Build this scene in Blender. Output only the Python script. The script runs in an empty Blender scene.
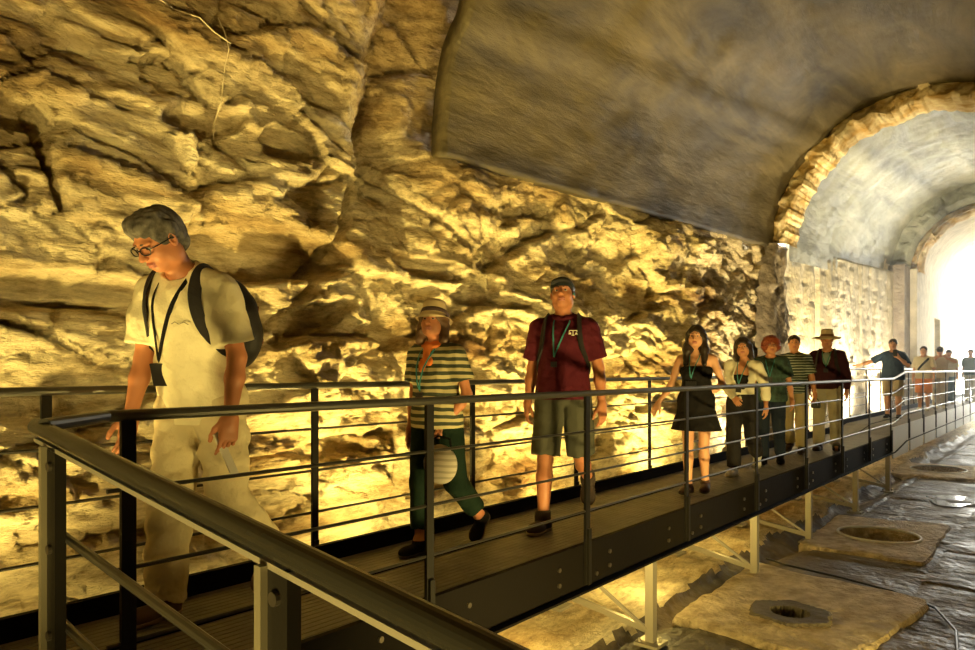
import bpy, bmesh, math, random
import numpy as np
from mathutils import Vector, Matrix
C = bpy.context.scene
COL = C.collection
PI = math.pi

# ------------------------------------------------------------------ camera, world, lights, exposure
YAW = math.atan(590.5/700)
cd = bpy.data.cameras.new('camera'); cam = bpy.data.objects.new('camera', cd); COL.objects.link(cam)
cam.location = (0, 0, 1.2); cam.rotation_euler = (PI/2, 0, YAW)
cd.sensor_fit = 'HORIZONTAL'; cd.sensor_width = 36; cd.lens = 700/975*36
cd.shift_y = 45/975; cd.clip_start = .05; cd.clip_end = 300
C.camera = cam

w = bpy.data.worlds.new('world'); C.world = w; w.use_nodes = True
bg = w.node_tree.nodes['Background']
bg.inputs[0].default_value = (1.0, 1.0, 0.90, 1); bg.inputs[1].default_value = 24.0

def light(name, kind, loc, energy, color, aim=None, **kw):
    d = bpy.data.lights.new(name, kind); d.energy = energy; d.color = color
    for k, v in kw.items(): setattr(d, k, v)
    o = bpy.data.objects.new(name, d); COL.objects.link(o); o.location = loc
    if aim is not None:
        o.rotation_euler = (Vector(aim)-Vector(loc)).to_track_quat('-Z', 'Y').to_euler()
    return o
WARM = (1.0, 0.73, 0.20)
WARM2 = (1.0, 0.74, 0.22)
# floodlights set in the gap between the walkway and the rock: low wide ones and narrower ones throwing up the wall
for i, (y, e, e2) in enumerate([(-1.2, 15, 260), (1.0, 22, 380), (3.6, 120, 600), (6.2, 220, 560), (8.9, 300, 520), (11.9, 330, 600), (15.6, 450, 2000), (19.2, 450, 2200), (23.2, 350, 1800)]):
    col = WARM if i < 5 else (1, .80, .42) if i < 7 else (1, .86, .58)
    light('gap_floodlight', 'SPOT', (-4.02, y+.2, -.35), e, col, aim=(-4.75, y+.35, .9), spot_size=2.6, spot_blend=.9, shadow_soft_size=.08)
    light('gap_spotlight', 'SPOT', (-3.86, y-.3, -.5), e2, col, aim=(-4.55, y+.5, 3.3), spot_size=1.75, spot_blend=1.0, shadow_soft_size=.06)
# floodlights on the tunnel floor on the near side, by the photographer's ramp
light('floor_floodlight', 'SPOT', (-.3, -2.0, -.7), 820, WARM2, aim=(-4.7, 1.8, 2.9), spot_size=1.9, spot_blend=.7, shadow_soft_size=.22)
light('floor_floodlight', 'SPOT', (-.1, 5.2, -.8), 330, WARM2, aim=(-4.7, 8.6, 2.6), spot_size=1.7, spot_blend=.8, shadow_soft_size=.22)
light('floor_floodlight', 'SPOT', (-.2, 2.9, -.8), 620, WARM2, aim=(-4.7, 5.6, 3.0), spot_size=1.9, spot_blend=.7, shadow_soft_size=.22)
# lamps under the walkway
for y, e in ((3.9, 34), (6.0, 26), (8.2, 10)):
    light('under_walkway_lamp', 'POINT', (-3.15, y, -.45), e, WARM, shadow_soft_size=.08)
# scattering volume added to imitate the washed-out glare towards the mouth
bm_ = bmesh.new(); bmesh.ops.create_cube(bm_, size=1); me_ = bpy.data.meshes.new('haze'); bm_.to_mesh(me_); bm_.free()
hz = bpy.data.objects.new('haze', me_); COL.objects.link(hz); hz.location = (-2.1, 25.5, 2.2); hz.scale = (7.2, 23, 7.4); hz['kind'] = 'stuff'; hz['label'] = 'added bright haze standing in for the daylight glare near the tunnel mouth'; hz['category'] = 'haze'
hm = bpy.data.materials.new('haze'); hm.use_nodes = True; nt_ = hm.node_tree; nt_.nodes.clear()
vo = nt_.nodes.new('ShaderNodeOutputMaterial'); vs_ = nt_.nodes.new('ShaderNodeVolumeScatter'); vs_.inputs['Density'].default_value = .014; vs_.inputs['Anisotropy'].default_value = .5
nt_.links.new(vs_.outputs[0], vo.inputs['Volume']); me_.materials.append(hm)
# daylight portal over the open end of the tunnel
pt = light('tunnel_mouth_daylight', 'AREA', (-2.1, 37.4, 2.4), 1, (1, 1, 1), aim=(-2.1, 0, 2.4), shape='RECTANGLE', size=7, size_y=8)
pt.data.cycles.is_portal = True
C.view_settings.view_transform = 'Standard'; C.view_settings.look = 'None'
C.view_settings.gamma = 1; C.view_settings.use_curve_mapping = False
C.view_settings.exposure = 0.15
try:
    C.cycles.max_bounces = 6; C.cycles.diffuse_bounces = 4; C.cycles.sample_clamp_indirect = 6
    C.cycles.use_denoising = True; C.cycles.caustics_reflective = False; C.cycles.caustics_refractive = False
except Exception: pass

# ------------------------------------------------------------------ materials
MATS = {}
def mat(name, col, rough=.6, metal=0., spec=.5, noise=None, bump=None, col2=None, sub=0):
    """noise=(scale, detail); col2 mixes in by noise; bump=(scale, strength, distance)"""
    if name in MATS: return MATS[name]
    m = bpy.data.materials.new(name); m.use_nodes = True; nt = m.node_tree; b = nt.nodes['Principled BSDF']
    b.inputs['Base Color'].default_value = (*col, 1); b.inputs['Roughness'].default_value = rough
    b.inputs['Metallic'].default_value = metal; b.inputs['Specular IOR Level'].default_value = spec
    tc = nt.nodes.new('ShaderNodeTexCoord')
    if noise and col2:
        n = nt.nodes.new('ShaderNodeTexNoise'); n.inputs['Scale'].default_value = noise[0]; n.inputs['Detail'].default_value = noise[1]
        r = nt.nodes.new('ShaderNodeValToRGB'); r.color_ramp.elements[0].position = .35; r.color_ramp.elements[1].position = .68
        r.color_ramp.elements[0].color = (*col, 1); r.color_ramp.elements[1].color = (*col2, 1)
        nt.links.new(tc.outputs['Object'], n.inputs['Vector']); nt.links.new(n.outputs['Fac'], r.inputs['Fac'])
        nt.links.new(r.outputs['Color'], b.inputs['Base Color'])
    if bump:
        n2 = nt.nodes.new('ShaderNodeTexNoise'); n2.inputs['Scale'].default_value = bump[0]; n2.inputs['Detail'].default_value = 6
        bp = nt.nodes.new('ShaderNodeBump'); bp.inputs['Strength'].default_value = bump[1]; bp.inputs['Distance'].default_value = bump[2]
        nt.links.new(tc.outputs['Object'], n2.inputs['Vector']); nt.links.new(n2.outputs['Fac'], bp.inputs['Height'])
        nt.links.new(bp.outputs['Normal'], b.inputs['Normal'])
    MATS[name] = m
    return m

def stripes(name, c1, c2, freq, duty=.5, axis='Z', rough=.8):
    if name in MATS: return MATS[name]
    m = mat(name, c1, rough); nt = m.node_tree; b = nt.nodes['Principled BSDF']
    tc = nt.nodes.new('ShaderNodeTexCoord'); sp = nt.nodes.new('ShaderNodeSeparateXYZ'); nt.links.new(tc.outputs['Object'], sp.inputs[0])
    nz = nt.nodes.new('ShaderNodeTexNoise'); nz.inputs['Scale'].default_value = 5; nt.links.new(tc.outputs['Object'], nz.inputs['Vector'])
    ad = nt.nodes.new('ShaderNodeMath'); ad.operation = 'MULTIPLY_ADD'; ad.inputs[1].default_value = .03
    nt.links.new(nz.outputs['Fac'], ad.inputs[0]); nt.links.new(sp.outputs[axis], ad.inputs[2])
    mu = nt.nodes.new('ShaderNodeMath'); mu.operation = 'MULTIPLY'; mu.inputs[1].default_value = freq; nt.links.new(ad.outputs[0], mu.inputs[0])
    fr = nt.nodes.new('ShaderNodeMath'); fr.operation = 'FRACT'; nt.links.new(mu.outputs[0], fr.inputs[0])
    lt = nt.nodes.new('ShaderNodeMath'); lt.operation = 'LESS_THAN'; lt.inputs[1].default_value = duty; nt.links.new(fr.outputs[0], lt.inputs[0])
    mx = nt.nodes.new('ShaderNodeMix'); mx.data_type = 'RGBA'; mx.inputs[6].default_value = (*c1, 1); mx.inputs[7].default_value = (*c2, 1)
    nt.links.new(lt.outputs[0], mx.inputs[0]); nt.links.new(mx.outputs[2], b.inputs['Base Color'])
    return m

def rock_mat():
    m = bpy.data.materials.new('rock'); m.use_nodes = True; nt = m.node_tree; b = nt.nodes['Principled BSDF']
    N, L = nt.nodes.new, nt.links.new
    tc = N('ShaderNodeTexCoord')
    mp = N('ShaderNodeMapping'); mp.inputs['Scale'].default_value = (1, .35, 1.6); mp.inputs['Rotation'].default_value = (.16, 0, 0)
    L(tc.outputs['Object'], mp.inputs['Vector'])
    n1 = N('ShaderNodeTexNoise'); n1.inputs['Scale'].default_value = 1.1; n1.inputs['Detail'].default_value = 8; n1.inputs['Roughness'].default_value = .62
    L(mp.outputs[0], n1.inputs['Vector'])
    r = N('ShaderNodeValToRGB'); e = r.color_ramp.elements
    e[0].position = .34; e[0].color = (.17, .095, .035, 1); e[1].position = .66; e[1].color = (.74, .66, .48, 1)
    k = r.color_ramp.elements.new(.42); k.color = (.46, .35, .19, 1)
    k = r.color_ramp.elements.new(.50); k.color = (.66, .56, .37, 1)
    L(n1.outputs['Fac'], r.inputs['Fac'])
    # upper rock turns browner with height, the border broken by noise
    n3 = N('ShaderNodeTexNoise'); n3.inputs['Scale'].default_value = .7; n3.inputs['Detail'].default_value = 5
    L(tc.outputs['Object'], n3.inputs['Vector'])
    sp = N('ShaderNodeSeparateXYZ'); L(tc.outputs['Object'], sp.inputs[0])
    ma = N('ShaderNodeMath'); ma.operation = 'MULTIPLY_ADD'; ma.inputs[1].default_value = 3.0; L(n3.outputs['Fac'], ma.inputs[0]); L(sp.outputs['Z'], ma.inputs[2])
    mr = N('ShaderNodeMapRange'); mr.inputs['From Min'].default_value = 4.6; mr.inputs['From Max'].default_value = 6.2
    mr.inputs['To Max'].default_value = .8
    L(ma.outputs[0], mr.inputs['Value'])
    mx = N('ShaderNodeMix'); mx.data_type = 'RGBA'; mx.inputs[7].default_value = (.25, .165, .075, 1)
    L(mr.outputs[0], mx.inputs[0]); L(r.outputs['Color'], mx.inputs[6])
    n5 = N('ShaderNodeTexNoise'); n5.inputs['Scale'].default_value = 9; n5.inputs['Detail'].default_value = 9; n5.inputs['Roughness'].default_value = .75
    L(mp.outputs[0], n5.inputs['Vector'])
    r5 = N('ShaderNodeValToRGB'); q = r5.color_ramp.elements; q[0].position = .36; q[0].color = (.62, .55, .46, 1); q[1].position = .56; q[1].color = (1.25, 1.24, 1.2, 1)
    L(n5.outputs['Fac'], r5.inputs['Fac'])
    m5 = N('ShaderNodeMix'); m5.data_type = 'RGBA'; m5.blend_type = 'MULTIPLY'; m5.inputs[0].default_value = 1.0
    L(mx.outputs[2], m5.inputs[6]); L(r5.outputs['Color'], m5.inputs[7]); L(m5.outputs[2], b.inputs['Base Color'])
    b.inputs['Roughness'].default_value = .8; b.inputs['Specular IOR Level'].default_value = .35
    n2 = N('ShaderNodeTexNoise'); n2.inputs['Scale'].default_value = 14; n2.inputs['Detail'].default_value = 8; n2.inputs['Roughness'].default_value = .7
    mp2 = N('ShaderNodeMapping'); mp2.inputs['Scale'].default_value = (1, .5, 1.5); mp2.inputs['Rotation'].default_value = (.2, 0, 0)
    L(tc.outputs['Object'], mp2.inputs['Vector']); L(mp2.outputs[0], n2.inputs['Vector'])
    bp = N('ShaderNodeBump'); bp.inputs['Strength'].default_value = 1.0; bp.inputs['Distance'].default_value = .08
    L(n2.outputs['Fac'], bp.inputs['Height']); L(bp.outputs[0], b.inputs['Normal'])
    MATS['rock'] = m
    return m

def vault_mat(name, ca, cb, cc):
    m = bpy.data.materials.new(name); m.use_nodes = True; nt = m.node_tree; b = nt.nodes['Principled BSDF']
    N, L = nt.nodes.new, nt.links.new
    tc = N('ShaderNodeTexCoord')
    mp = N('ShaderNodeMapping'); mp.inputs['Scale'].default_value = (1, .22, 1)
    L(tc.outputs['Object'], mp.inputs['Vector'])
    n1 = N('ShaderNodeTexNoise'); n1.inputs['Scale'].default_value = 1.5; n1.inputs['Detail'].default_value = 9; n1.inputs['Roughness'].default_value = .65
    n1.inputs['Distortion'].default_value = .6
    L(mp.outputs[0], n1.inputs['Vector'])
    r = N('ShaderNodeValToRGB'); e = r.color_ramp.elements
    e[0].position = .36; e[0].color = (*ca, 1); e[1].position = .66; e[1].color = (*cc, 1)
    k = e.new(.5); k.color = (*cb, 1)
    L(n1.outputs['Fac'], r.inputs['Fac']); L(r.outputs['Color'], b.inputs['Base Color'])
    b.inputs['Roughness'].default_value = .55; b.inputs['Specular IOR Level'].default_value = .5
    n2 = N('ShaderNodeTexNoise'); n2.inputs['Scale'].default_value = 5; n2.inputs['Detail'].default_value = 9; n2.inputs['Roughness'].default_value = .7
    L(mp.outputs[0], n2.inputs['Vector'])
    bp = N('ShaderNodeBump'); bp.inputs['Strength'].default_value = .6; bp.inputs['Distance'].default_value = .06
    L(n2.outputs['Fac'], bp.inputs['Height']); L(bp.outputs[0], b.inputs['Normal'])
    return m

def floor_mat():
    m = bpy.data.materials.new('floor_stone'); m.use_nodes = True; nt = m.node_tree; b = nt.nodes['Principled BSDF']
    N, L = nt.nodes.new, nt.links.new
    tc = N('ShaderNodeTexCoord')
    n1 = N('ShaderNodeTexNoise'); n1.inputs['Scale'].default_value = 1.3; n1.inputs['Detail'].default_value = 8; n1.inputs['Roughness'].default_value = .65
    L(tc.outputs['Object'], n1.inputs['Vector'])
    r = N('ShaderNodeValToRGB'); e = r.color_ramp.elements
    e[0].position = .3; e[0].color = (.045, .034, .022, 1); e[1].position = .72; e[1].color = (.19, .145, .09, 1)
    L(n1.outputs['Fac'], r.inputs['Fac']); L(r.outputs['Color'], b.inputs['Base Color'])
    r2 = N('ShaderNodeMapRange'); r2.inputs['From Min'].default_value = .35; r2.inputs['From Max'].default_value = .65
    r2.inputs['To Min'].default_value = .45; r2.inputs['To Max'].default_value = .8
    n3 = N('ShaderNodeTexNoise'); n3.inputs['Scale'].default_value = 2.2; n3.inputs['Detail'].default_value = 4
    L(tc.outputs['Object'], n3.inputs['Vector']); L(n3.outputs['Fac'], r2.inputs['Value']); L(r2.outputs[0], b.inputs['Roughness'])
    n2 = N('ShaderNodeTexNoise'); n2.inputs['Scale'].default_value = 9; n2.inputs['Detail'].default_value = 8
    L(tc.outputs['Object'], n2.inputs['Vector'])
    bp = N('ShaderNodeBump'); bp.inputs['Strength'].default_value = 1.0; bp.inputs['Distance'].default_value = .05
    L(n2.outputs['Fac'], bp.inputs['Height']); L(bp.outputs[0], b.inputs['Normal'])
    return m

ROCK = rock_mat()
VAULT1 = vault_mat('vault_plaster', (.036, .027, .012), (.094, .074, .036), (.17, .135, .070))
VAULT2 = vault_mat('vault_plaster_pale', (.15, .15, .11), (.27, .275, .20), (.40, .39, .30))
MASON = mat('masonry_stone', (.52, .46, .33), .85, col2=(.74, .66, .50), noise=(3, 8), bump=(12, .7, .03))
RING = mat('broken_arch_stone', (.52, .33, .11), .85, col2=(.85, .74, .50), noise=(3.5, 8), bump=(9, .9, .06))
PIERM = mat('pier_stone', (.11, .085, .055), .85, col2=(.26, .21, .14), noise=(5, 8), bump=(9, .9, .06))
FLOOR = floor_mat()
SLAB = mat('pale_slab_stone', (.34, .26, .15), .85, col2=(.66, .54, .35), noise=(7, 9), bump=(22, 1.0, .06))
STEEL = mat('dark_painted_steel', (.010, .0085, .006), .55, 0., spec=.2, bump=(40, .08, .01))
CABLE = mat('cable_steel', (.06, .055, .045), .35, .6)
RAILM = mat('handrail_steel', (.10, .095, .08), .33, .7)
BEAMM = mat('beam_steel', (.007, .0055, .004), .75, 0., spec=.08, bump=(25, .15, .01))
LEGM = mat('galvanised_steel', (.36, .33, .26), .5, .5, bump=(30, .1, .01))
DECKM = mat('deck_boards', (.085, .072, .05), .55, col2=(.14, .12, .085), noise=(6, 6), bump=(30, .3, .01))
BOLT = mat('bolt_steel', (.16, .14, .11), .35, .8)
BLACKM = mat('black_plastic', (.012, .012, .012), .35)

# ------------------------------------------------------------------ generic mesh helpers
def link(name, me, m=None, parent=None, smooth=False):
    o = bpy.data.objects.new(name, me); COL.objects.link(o)
    if m is not None:
        for q in (m if isinstance(m, (list, tuple)) else [m]): me.materials.append(q)
    if parent is not None: o.parent = parent
    if smooth and len(me.polygons): me.polygons.foreach_set('use_smooth', [True]*len(me.polygons))
    me.update()
    return o
def mesh_np(name, V, F, m=None, parent=None, smooth=True):
    me = bpy.data.meshes.new(name)
    V = np.asarray(V, dtype=np.float32); F = np.asarray(F, dtype=np.int32)
    me.vertices.add(len(V)); me.vertices.foreach_set('co', V.ravel())
    me.loops.add(F.size); me.loops.foreach_set('vertex_index', F.ravel())
    me.polygons.add(len(F)); me.polygons.foreach_set('loop_start', np.arange(0, F.size, F.shape[1], dtype=np.int32))
    try: me.polygons.foreach_set('loop_total', np.full(len(F), F.shape[1], dtype=np.int32))
    except Exception: pass
    me.validate(); me.update(calc_edges=True)
    return link(name, me, m, parent, smooth)
def bm_obj(name, bm, m=None, parent=None, smooth=False):
    me = bpy.data.meshes.new(name); bmesh.ops.recalc_face_normals(bm, faces=bm.faces[:]); bm.to_mesh(me); bm.free()
    return link(name, me, m, parent, smooth)
def empty(name, loc=(0, 0, 0), rz=0):
    o = bpy.data.objects.new(name, None); COL.objects.link(o); o.location = loc; o.rotation_euler = (0, 0, rz); o.empty_display_size = .1
    return o
def tag(o, label=None, cat=None, group=None, kind=None):
    if label: o['label'] = label
    if cat: o['category'] = cat
    if group: o['group'] = group
    if kind: o['kind'] = kind
    return o
def copy_tree(o, parent=None):
    c = o.copy(); COL.objects.link(c)
    if parent is not None: c.parent = parent
    for ch in list(o.children): copy_tree(ch, c)
    return c
def box(bm, lo, hi, mtx=None):
    r = bmesh.ops.create_cube(bm, size=1)
    s = Vector(hi)-Vector(lo); c = (Vector(hi)+Vector(lo))/2
    for v in r['verts']:
        v.co = Vector((v.co.x*s.x, v.co.y*s.y, v.co.z*s.z))+c
        if mtx: v.co = mtx @ v.co
    return r['verts']
def bar(bm, a, b, wx, wz):
    """rectangular bar from a to b"""
    a, b = Vector(a), Vector(b); d = b-a; q = d.to_track_quat('Y', 'Z').to_matrix().to_4x4()
    box(bm, (-wx/2, 0, -wz/2), (wx/2, d.length, wz/2), Matrix.Translation(a) @ q)
def tube(bm, pts, r, n=10, cap=True):
    pts = [Vector(p) for p in pts]; rings = []
    for i, p in enumerate(pts):
        if i == 0: t = pts[1]-p
        elif i == len(pts)-1: t = p-pts[i-1]
        else: t = (pts[i+1]-p).normalized()+(p-pts[i-1]).normalized()
        t.normalize()
        up = Vector((0, 0, 1)) if abs(t.z) < .95 else Vector((1, 0, 0))
        s = t.cross(up).normalized(); u = s.cross(t)
        rr = r[i] if isinstance(r, (list, tuple)) else r
        rings.append([bm.verts.new(p+s*rr*math.cos(2*PI*k/n)+u*rr*math.sin(2*PI*k/n)) for k in range(n)])
    for a, b in zip(rings, rings[1:]):
        for k in range(n): bm.faces.new((a[k], a[(k+1) % n], b[(k+1) % n], b[k]))
    if cap:
        bm.faces.new(rings[0][::-1]); bm.faces.new(rings[-1])
def cyl(bm, a, b, r, n=12): tube(bm, [a, b], r, n)

# ------------------------------------------------------------------ noise
def _hash(ix, iy, iz, seed):
    h = (ix.astype(np.int64)*374761393 + iy.astype(np.int64)*668265263 + iz*2147483647//7 + seed*1274126177) & 0xffffffff
    h = ((h ^ (h >> 13))*1274126177) & 0xffffffff
    h = ((h ^ (h >> 16))*2246822519) & 0xffffffff
    return ((h ^ (h >> 15)) & 0xffffff)/float(0xffffff)
def vnoise(x, y, seed=0):
    ix, iy = np.floor(x), np.floor(y); fx, fy = x-ix, y-iy
    fx = fx*fx*fx*(fx*(fx*6-15)+10); fy = fy*fy*fy*(fy*(fy*6-15)+10)
    h = lambda a, b: _hash(ix+a, iy+b, 0, seed)
    return (h(0, 0)*(1-fx)+h(1, 0)*fx)*(1-fy)+(h(0, 1)*(1-fx)+h(1, 1)*fx)*fy
def fbm(x, y, oct=5, seed=0, gain=.5):
    s = 0; a = 1; t = 0
    for o in range(oct):
        s = s+a*(vnoise(x*2**o+o*17.3, y*2**o-o*9.1, seed+o)-.5); t += a; a *= gain
    return s/t*2
def blocks(x, y, seed, tilt=1.):
    """cellular fractured facets: each cell a tilted plane; returns height, crack distance"""
    ix, iy = np.floor(x), np.floor(y)
    d1 = np.full(x.shape, 9.); d2 = np.full(x.shape, 9.); hh = np.zeros(x.shape)
    for a in (-1, 0, 1):
        for b in (-1, 0, 1):
            cx, cy = ix+a, iy+b
            px = cx+_hash(cx, cy, 0, seed); py = cy+_hash(cx, cy, 0, seed+7)
            d = np.hypot(x-px, y-py)
            h = _hash(cx, cy, 0, seed+13)-.5 + tilt*((x-px)*(_hash(cx, cy, 0, seed+19)-.5) + (y-py)*(_hash(cx, cy, 0, seed+23)-.5))*1.6
            near = d < d1
            d2 = np.where(near, d1, np.minimum(d2, d)); hh = np.where(near, h, hh); d1 = np.where(near, d, d1)
    return hh, d2-d1

def rock_disp(y, s):
    """inward displacement of the rock at distance y along the tunnel and height s up the profile"""
    wy = y+.35*fbm(y*.8, s*.8, 3, 3); ws = s+.22*fbm(y*.7+5, s*.9, 3, 4)
    # strata dip gently towards the tunnel's mouth
    t = ws+.05*wy
    big, c1 = blocks(wy*.50, t*.95, 11); mid, c2 = blocks(wy*1.15+3, t*2.6, 21, 1.3); sml, c3 = blocks(wy*3.0, t*7.0, 31, 1.4); tin, c4 = blocks(wy*7.5, t*14., 37, 1.4)
    rg = lambda a, b, n, sd: 1-np.abs(fbm(a, b, n, sd, .6))*2.2
    d = .20*big+.095*mid+.05*sml*(.4+vnoise(wy*1.1, t*1.3, 78))+.020*tin
    d = d-.10*np.clip(1-c1/.06, 0, 1)-.05*np.clip(1-c2/.07, 0, 1)*(big > -.2)-.015*np.clip(1-c3/.12, 0, 1)
    led = (t*1.25+.6*fbm(y*.5, s*.3, 3, 8)) % 1.0              # ledges whose underside is cut back
    d = d+.09*(led**1.8)*np.clip(2.2*vnoise(y*.7, s*.5, 77)-.7, 0, 1)-.04
    d = d+.07*fbm(y*.45, s*.6, 4, 5)+.04*rg(wy*1.4, t*4.2, 5, 6)+.020*rg(wy*6, t*13, 4, 9)-.04
    return d

# worn hollows and cracks of the rock: (y, z, half length, half height, tilt, depth), and crack lines
HOLLOWS = [(3.10, 2.10, .78, .22, .06, .24), (3.45, 1.60, .45, .10, .45, .15), (4.85, 2.17, .55, .11, -.08, .17), (5.75, 1.92, .70, .08, .0, .13), (4.30, 1.60, .20, .26, .1, .16),
           (1.60, 1.70, .75, .12, .0, .12), (3.20, 2.98, .22, .12, 0, .15), (2.55, 3.0, .35, .10, .3, .14), (7.2, 2.45, .6, .08, -.1, .12), (8.9, 2.2, .8, .10, -.1, .15), (6.76, 1.45, .5, .09, .1, .12), (1.0, 2.7, .6, .10, -.1, .12)]
CRACKS = [[(3.97, 2.85), (3.86, 2.5), (3.62, 2.15), (3.42, 1.8), (3.1, 1.55), (2.7, 1.6)], [(1.0, 1.57), (1.93, 1.58), (2.7, 1.62)], [(1.45, 2.75), (1.5, 2.45), (1.62, 2.2)], [(5.65, 2.4), (5.72, 1.9), (5.6, 1.4)], [(3.4, 3.3), (4.0, 3.05), (4.4, 2.75)]]
def carve(y, z, d):
    wy = y+.06*fbm(y*3, z*3, 3, 101); wz = z+.05*fbm(y*3, z*3, 3, 102)
    for (yc, zc, a, b, t, dep) in HOLLOWS:
        u = ((wy-yc)*math.cos(t)+(wz-zc)*math.sin(t))/a; v = (-(wy-yc)*math.sin(t)+(wz-zc)*math.cos(t))/b
        q = np.sqrt(u*u+v*v); m = 1-smooth01(q, .82, 1.08)
        d = d*(1-.75*m)-dep*m*(1-.55*np.clip(v, -1, 1))+.02*np.exp(-((q-1.12)/.12)**2)
    for ln in CRACKS:
        best = np.full(y.shape, 9.)
        for (a, b), (c, e) in zip(ln, ln[1:]):
            t = np.clip(((wy-a)*(c-a)+(wz-b)*(e-b))/((c-a)**2+(e-b)**2), 0, 1); best = np.minimum(best, np.hypot(wy-a-t*(c-a), wz-b-t*(e-b)))
        d = d-.16*np.exp(-(best/.035)**2)
    return d
RAD = 2.65; CXT = -2.1
def z_spring(y): return np.interp(y, [-6, 4.7, 9, 14.2, 25.6, 40], [3.08, 3.26, 3.43, 3.66, 4.3, 4.6])
def grid_faces(n, m, keep=None):
    i, j = np.meshgrid(np.arange(n-1), np.arange(m-1), indexing='ij')
    a = i*m+j; F = np.stack([a, a+m, a+m+1, a+1], -1)
    if keep is not None: F = F[keep[:-1, :-1] & keep[1:, 1:]]
    return F.reshape(-1, 4)
def compact(V, F):
    u, inv = np.unique(F, return_inverse=True)
    return V[u], inv.reshape(F.shape)
def sweep(name, ys, ss, rad_f, disp_f, m, side=1, keep=None, lower=-1.35, smooth=True):
    """profile: vertical wall from z=lower to the springing, then an arc over the tunnel axis.  ss = arc length measured from the springing"""
    Y, S = np.meshgrid(ys, ss, indexing='ij')
    zs = z_spring(Y); R = rad_f(Y)
    d = disp_f(Y, S)
    th = np.clip(S, 0, None)/R
    r = R-d
    X = -np.cos(th)*r*side+CXT
    Z = np.where(S < 0, zs+S, zs+np.sin(th)*r)
    Z = np.maximum(Z, lower)
    V = np.stack([X, Y, Z], -1).reshape(-1, 3)
    k = keep(Y, S) if keep is not None else None
    F = grid_faces(len(ys), len(ss), k)
    if side < 0: F = F[:, ::-1]
    V, F = compact(V, F)
    return mesh_np(name, V, F, m, None, smooth)

# ------------------------------------------------------------------ structure
def lerp(a, b, t): return a+(b-a)*t
def smooth01(x, a, b):
    t = np.clip((x-a)/(b-a), 0, 1); return t*t*(3-2*t)
def rock_all(Y, S):
    d = rock_disp(Y, S+z_spring(Y))
    d = carve(Y, S+z_spring(Y), d)
    front = 1-smooth01(Y, 4.55, 4.8)
    # by the vaulted part the rock top fades into the springing; the unlined part is cut back behind the vault edge
    top = smooth01(S, -.35, .05)
    d = d*(1-.65*top*(1-front)) + .15*smooth01(S, -.75, -.30)*(1-front)
    d = d-(.34+.05*fbm(Y*2.2, S*3, 4, 57))*smooth01(S+.34*fbm(Y*1.3, S*1.2, 5, 58, .6), .0, .28)*(1-front)
    rec = np.exp(-((Y-4.32-.12*np.clip(S, 0, 3))/.30)**2)*smooth01(S, -.9, .1)
    d = d-.42*rec
    d = d+.12*smooth01(-S, 2.2, 3.6)                              # the base steps in
    return np.clip(d, -.6, .5)
ys = np.concatenate([np.arange(-5, 0, .06), np.arange(0, 8, .02), np.arange(8, 15.2, .035)])
ss = np.concatenate([np.arange(-4.7, 0, .024), np.arange(0, 4.2, .025)])
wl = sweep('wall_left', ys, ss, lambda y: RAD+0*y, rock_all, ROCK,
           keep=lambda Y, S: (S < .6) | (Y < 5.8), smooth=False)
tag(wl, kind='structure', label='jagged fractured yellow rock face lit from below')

# plastered vault over the middle of the tunnel
def v1d(Y, S):
    return .05*fbm(Y*.5, S*.9, 4, 41)+.014*fbm(Y*2.5, S*3, 4, 42)+.05*np.exp(-((S-1.35-.10*(Y-5))/.16)**2)
ys = np.arange(4.75, 14.25, .06); ss = np.arange(-.04, 8.4, .05)
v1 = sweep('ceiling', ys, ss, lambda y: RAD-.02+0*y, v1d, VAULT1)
tag(v1, kind='structure', label='rough brown plastered barrel vault')
sd = v1.modifiers.new('thick', 'SOLIDIFY'); sd.thickness = .16; sd.offset = 1
# vault on the right side of the unlined part
ys = np.arange(-5, 5.6, .1); ss = np.arange(-4.7, 4.6, .1)
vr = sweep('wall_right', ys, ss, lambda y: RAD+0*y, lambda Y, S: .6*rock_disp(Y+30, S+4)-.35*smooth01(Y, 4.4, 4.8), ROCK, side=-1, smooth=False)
tag(vr, kind='structure')
ys = np.arange(4.6, 38, .2); ss = np.arange(-6, .05, .2)
vr2 = sweep('wall_right_far', ys, ss, lambda y: RAD+.0*y, lambda Y, S: .3*rock_disp(Y+30, S+4), MASON, side=-1, smooth=False)
vr2.name = 'wall_right'; tag(vr2, kind='structure')
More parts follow.
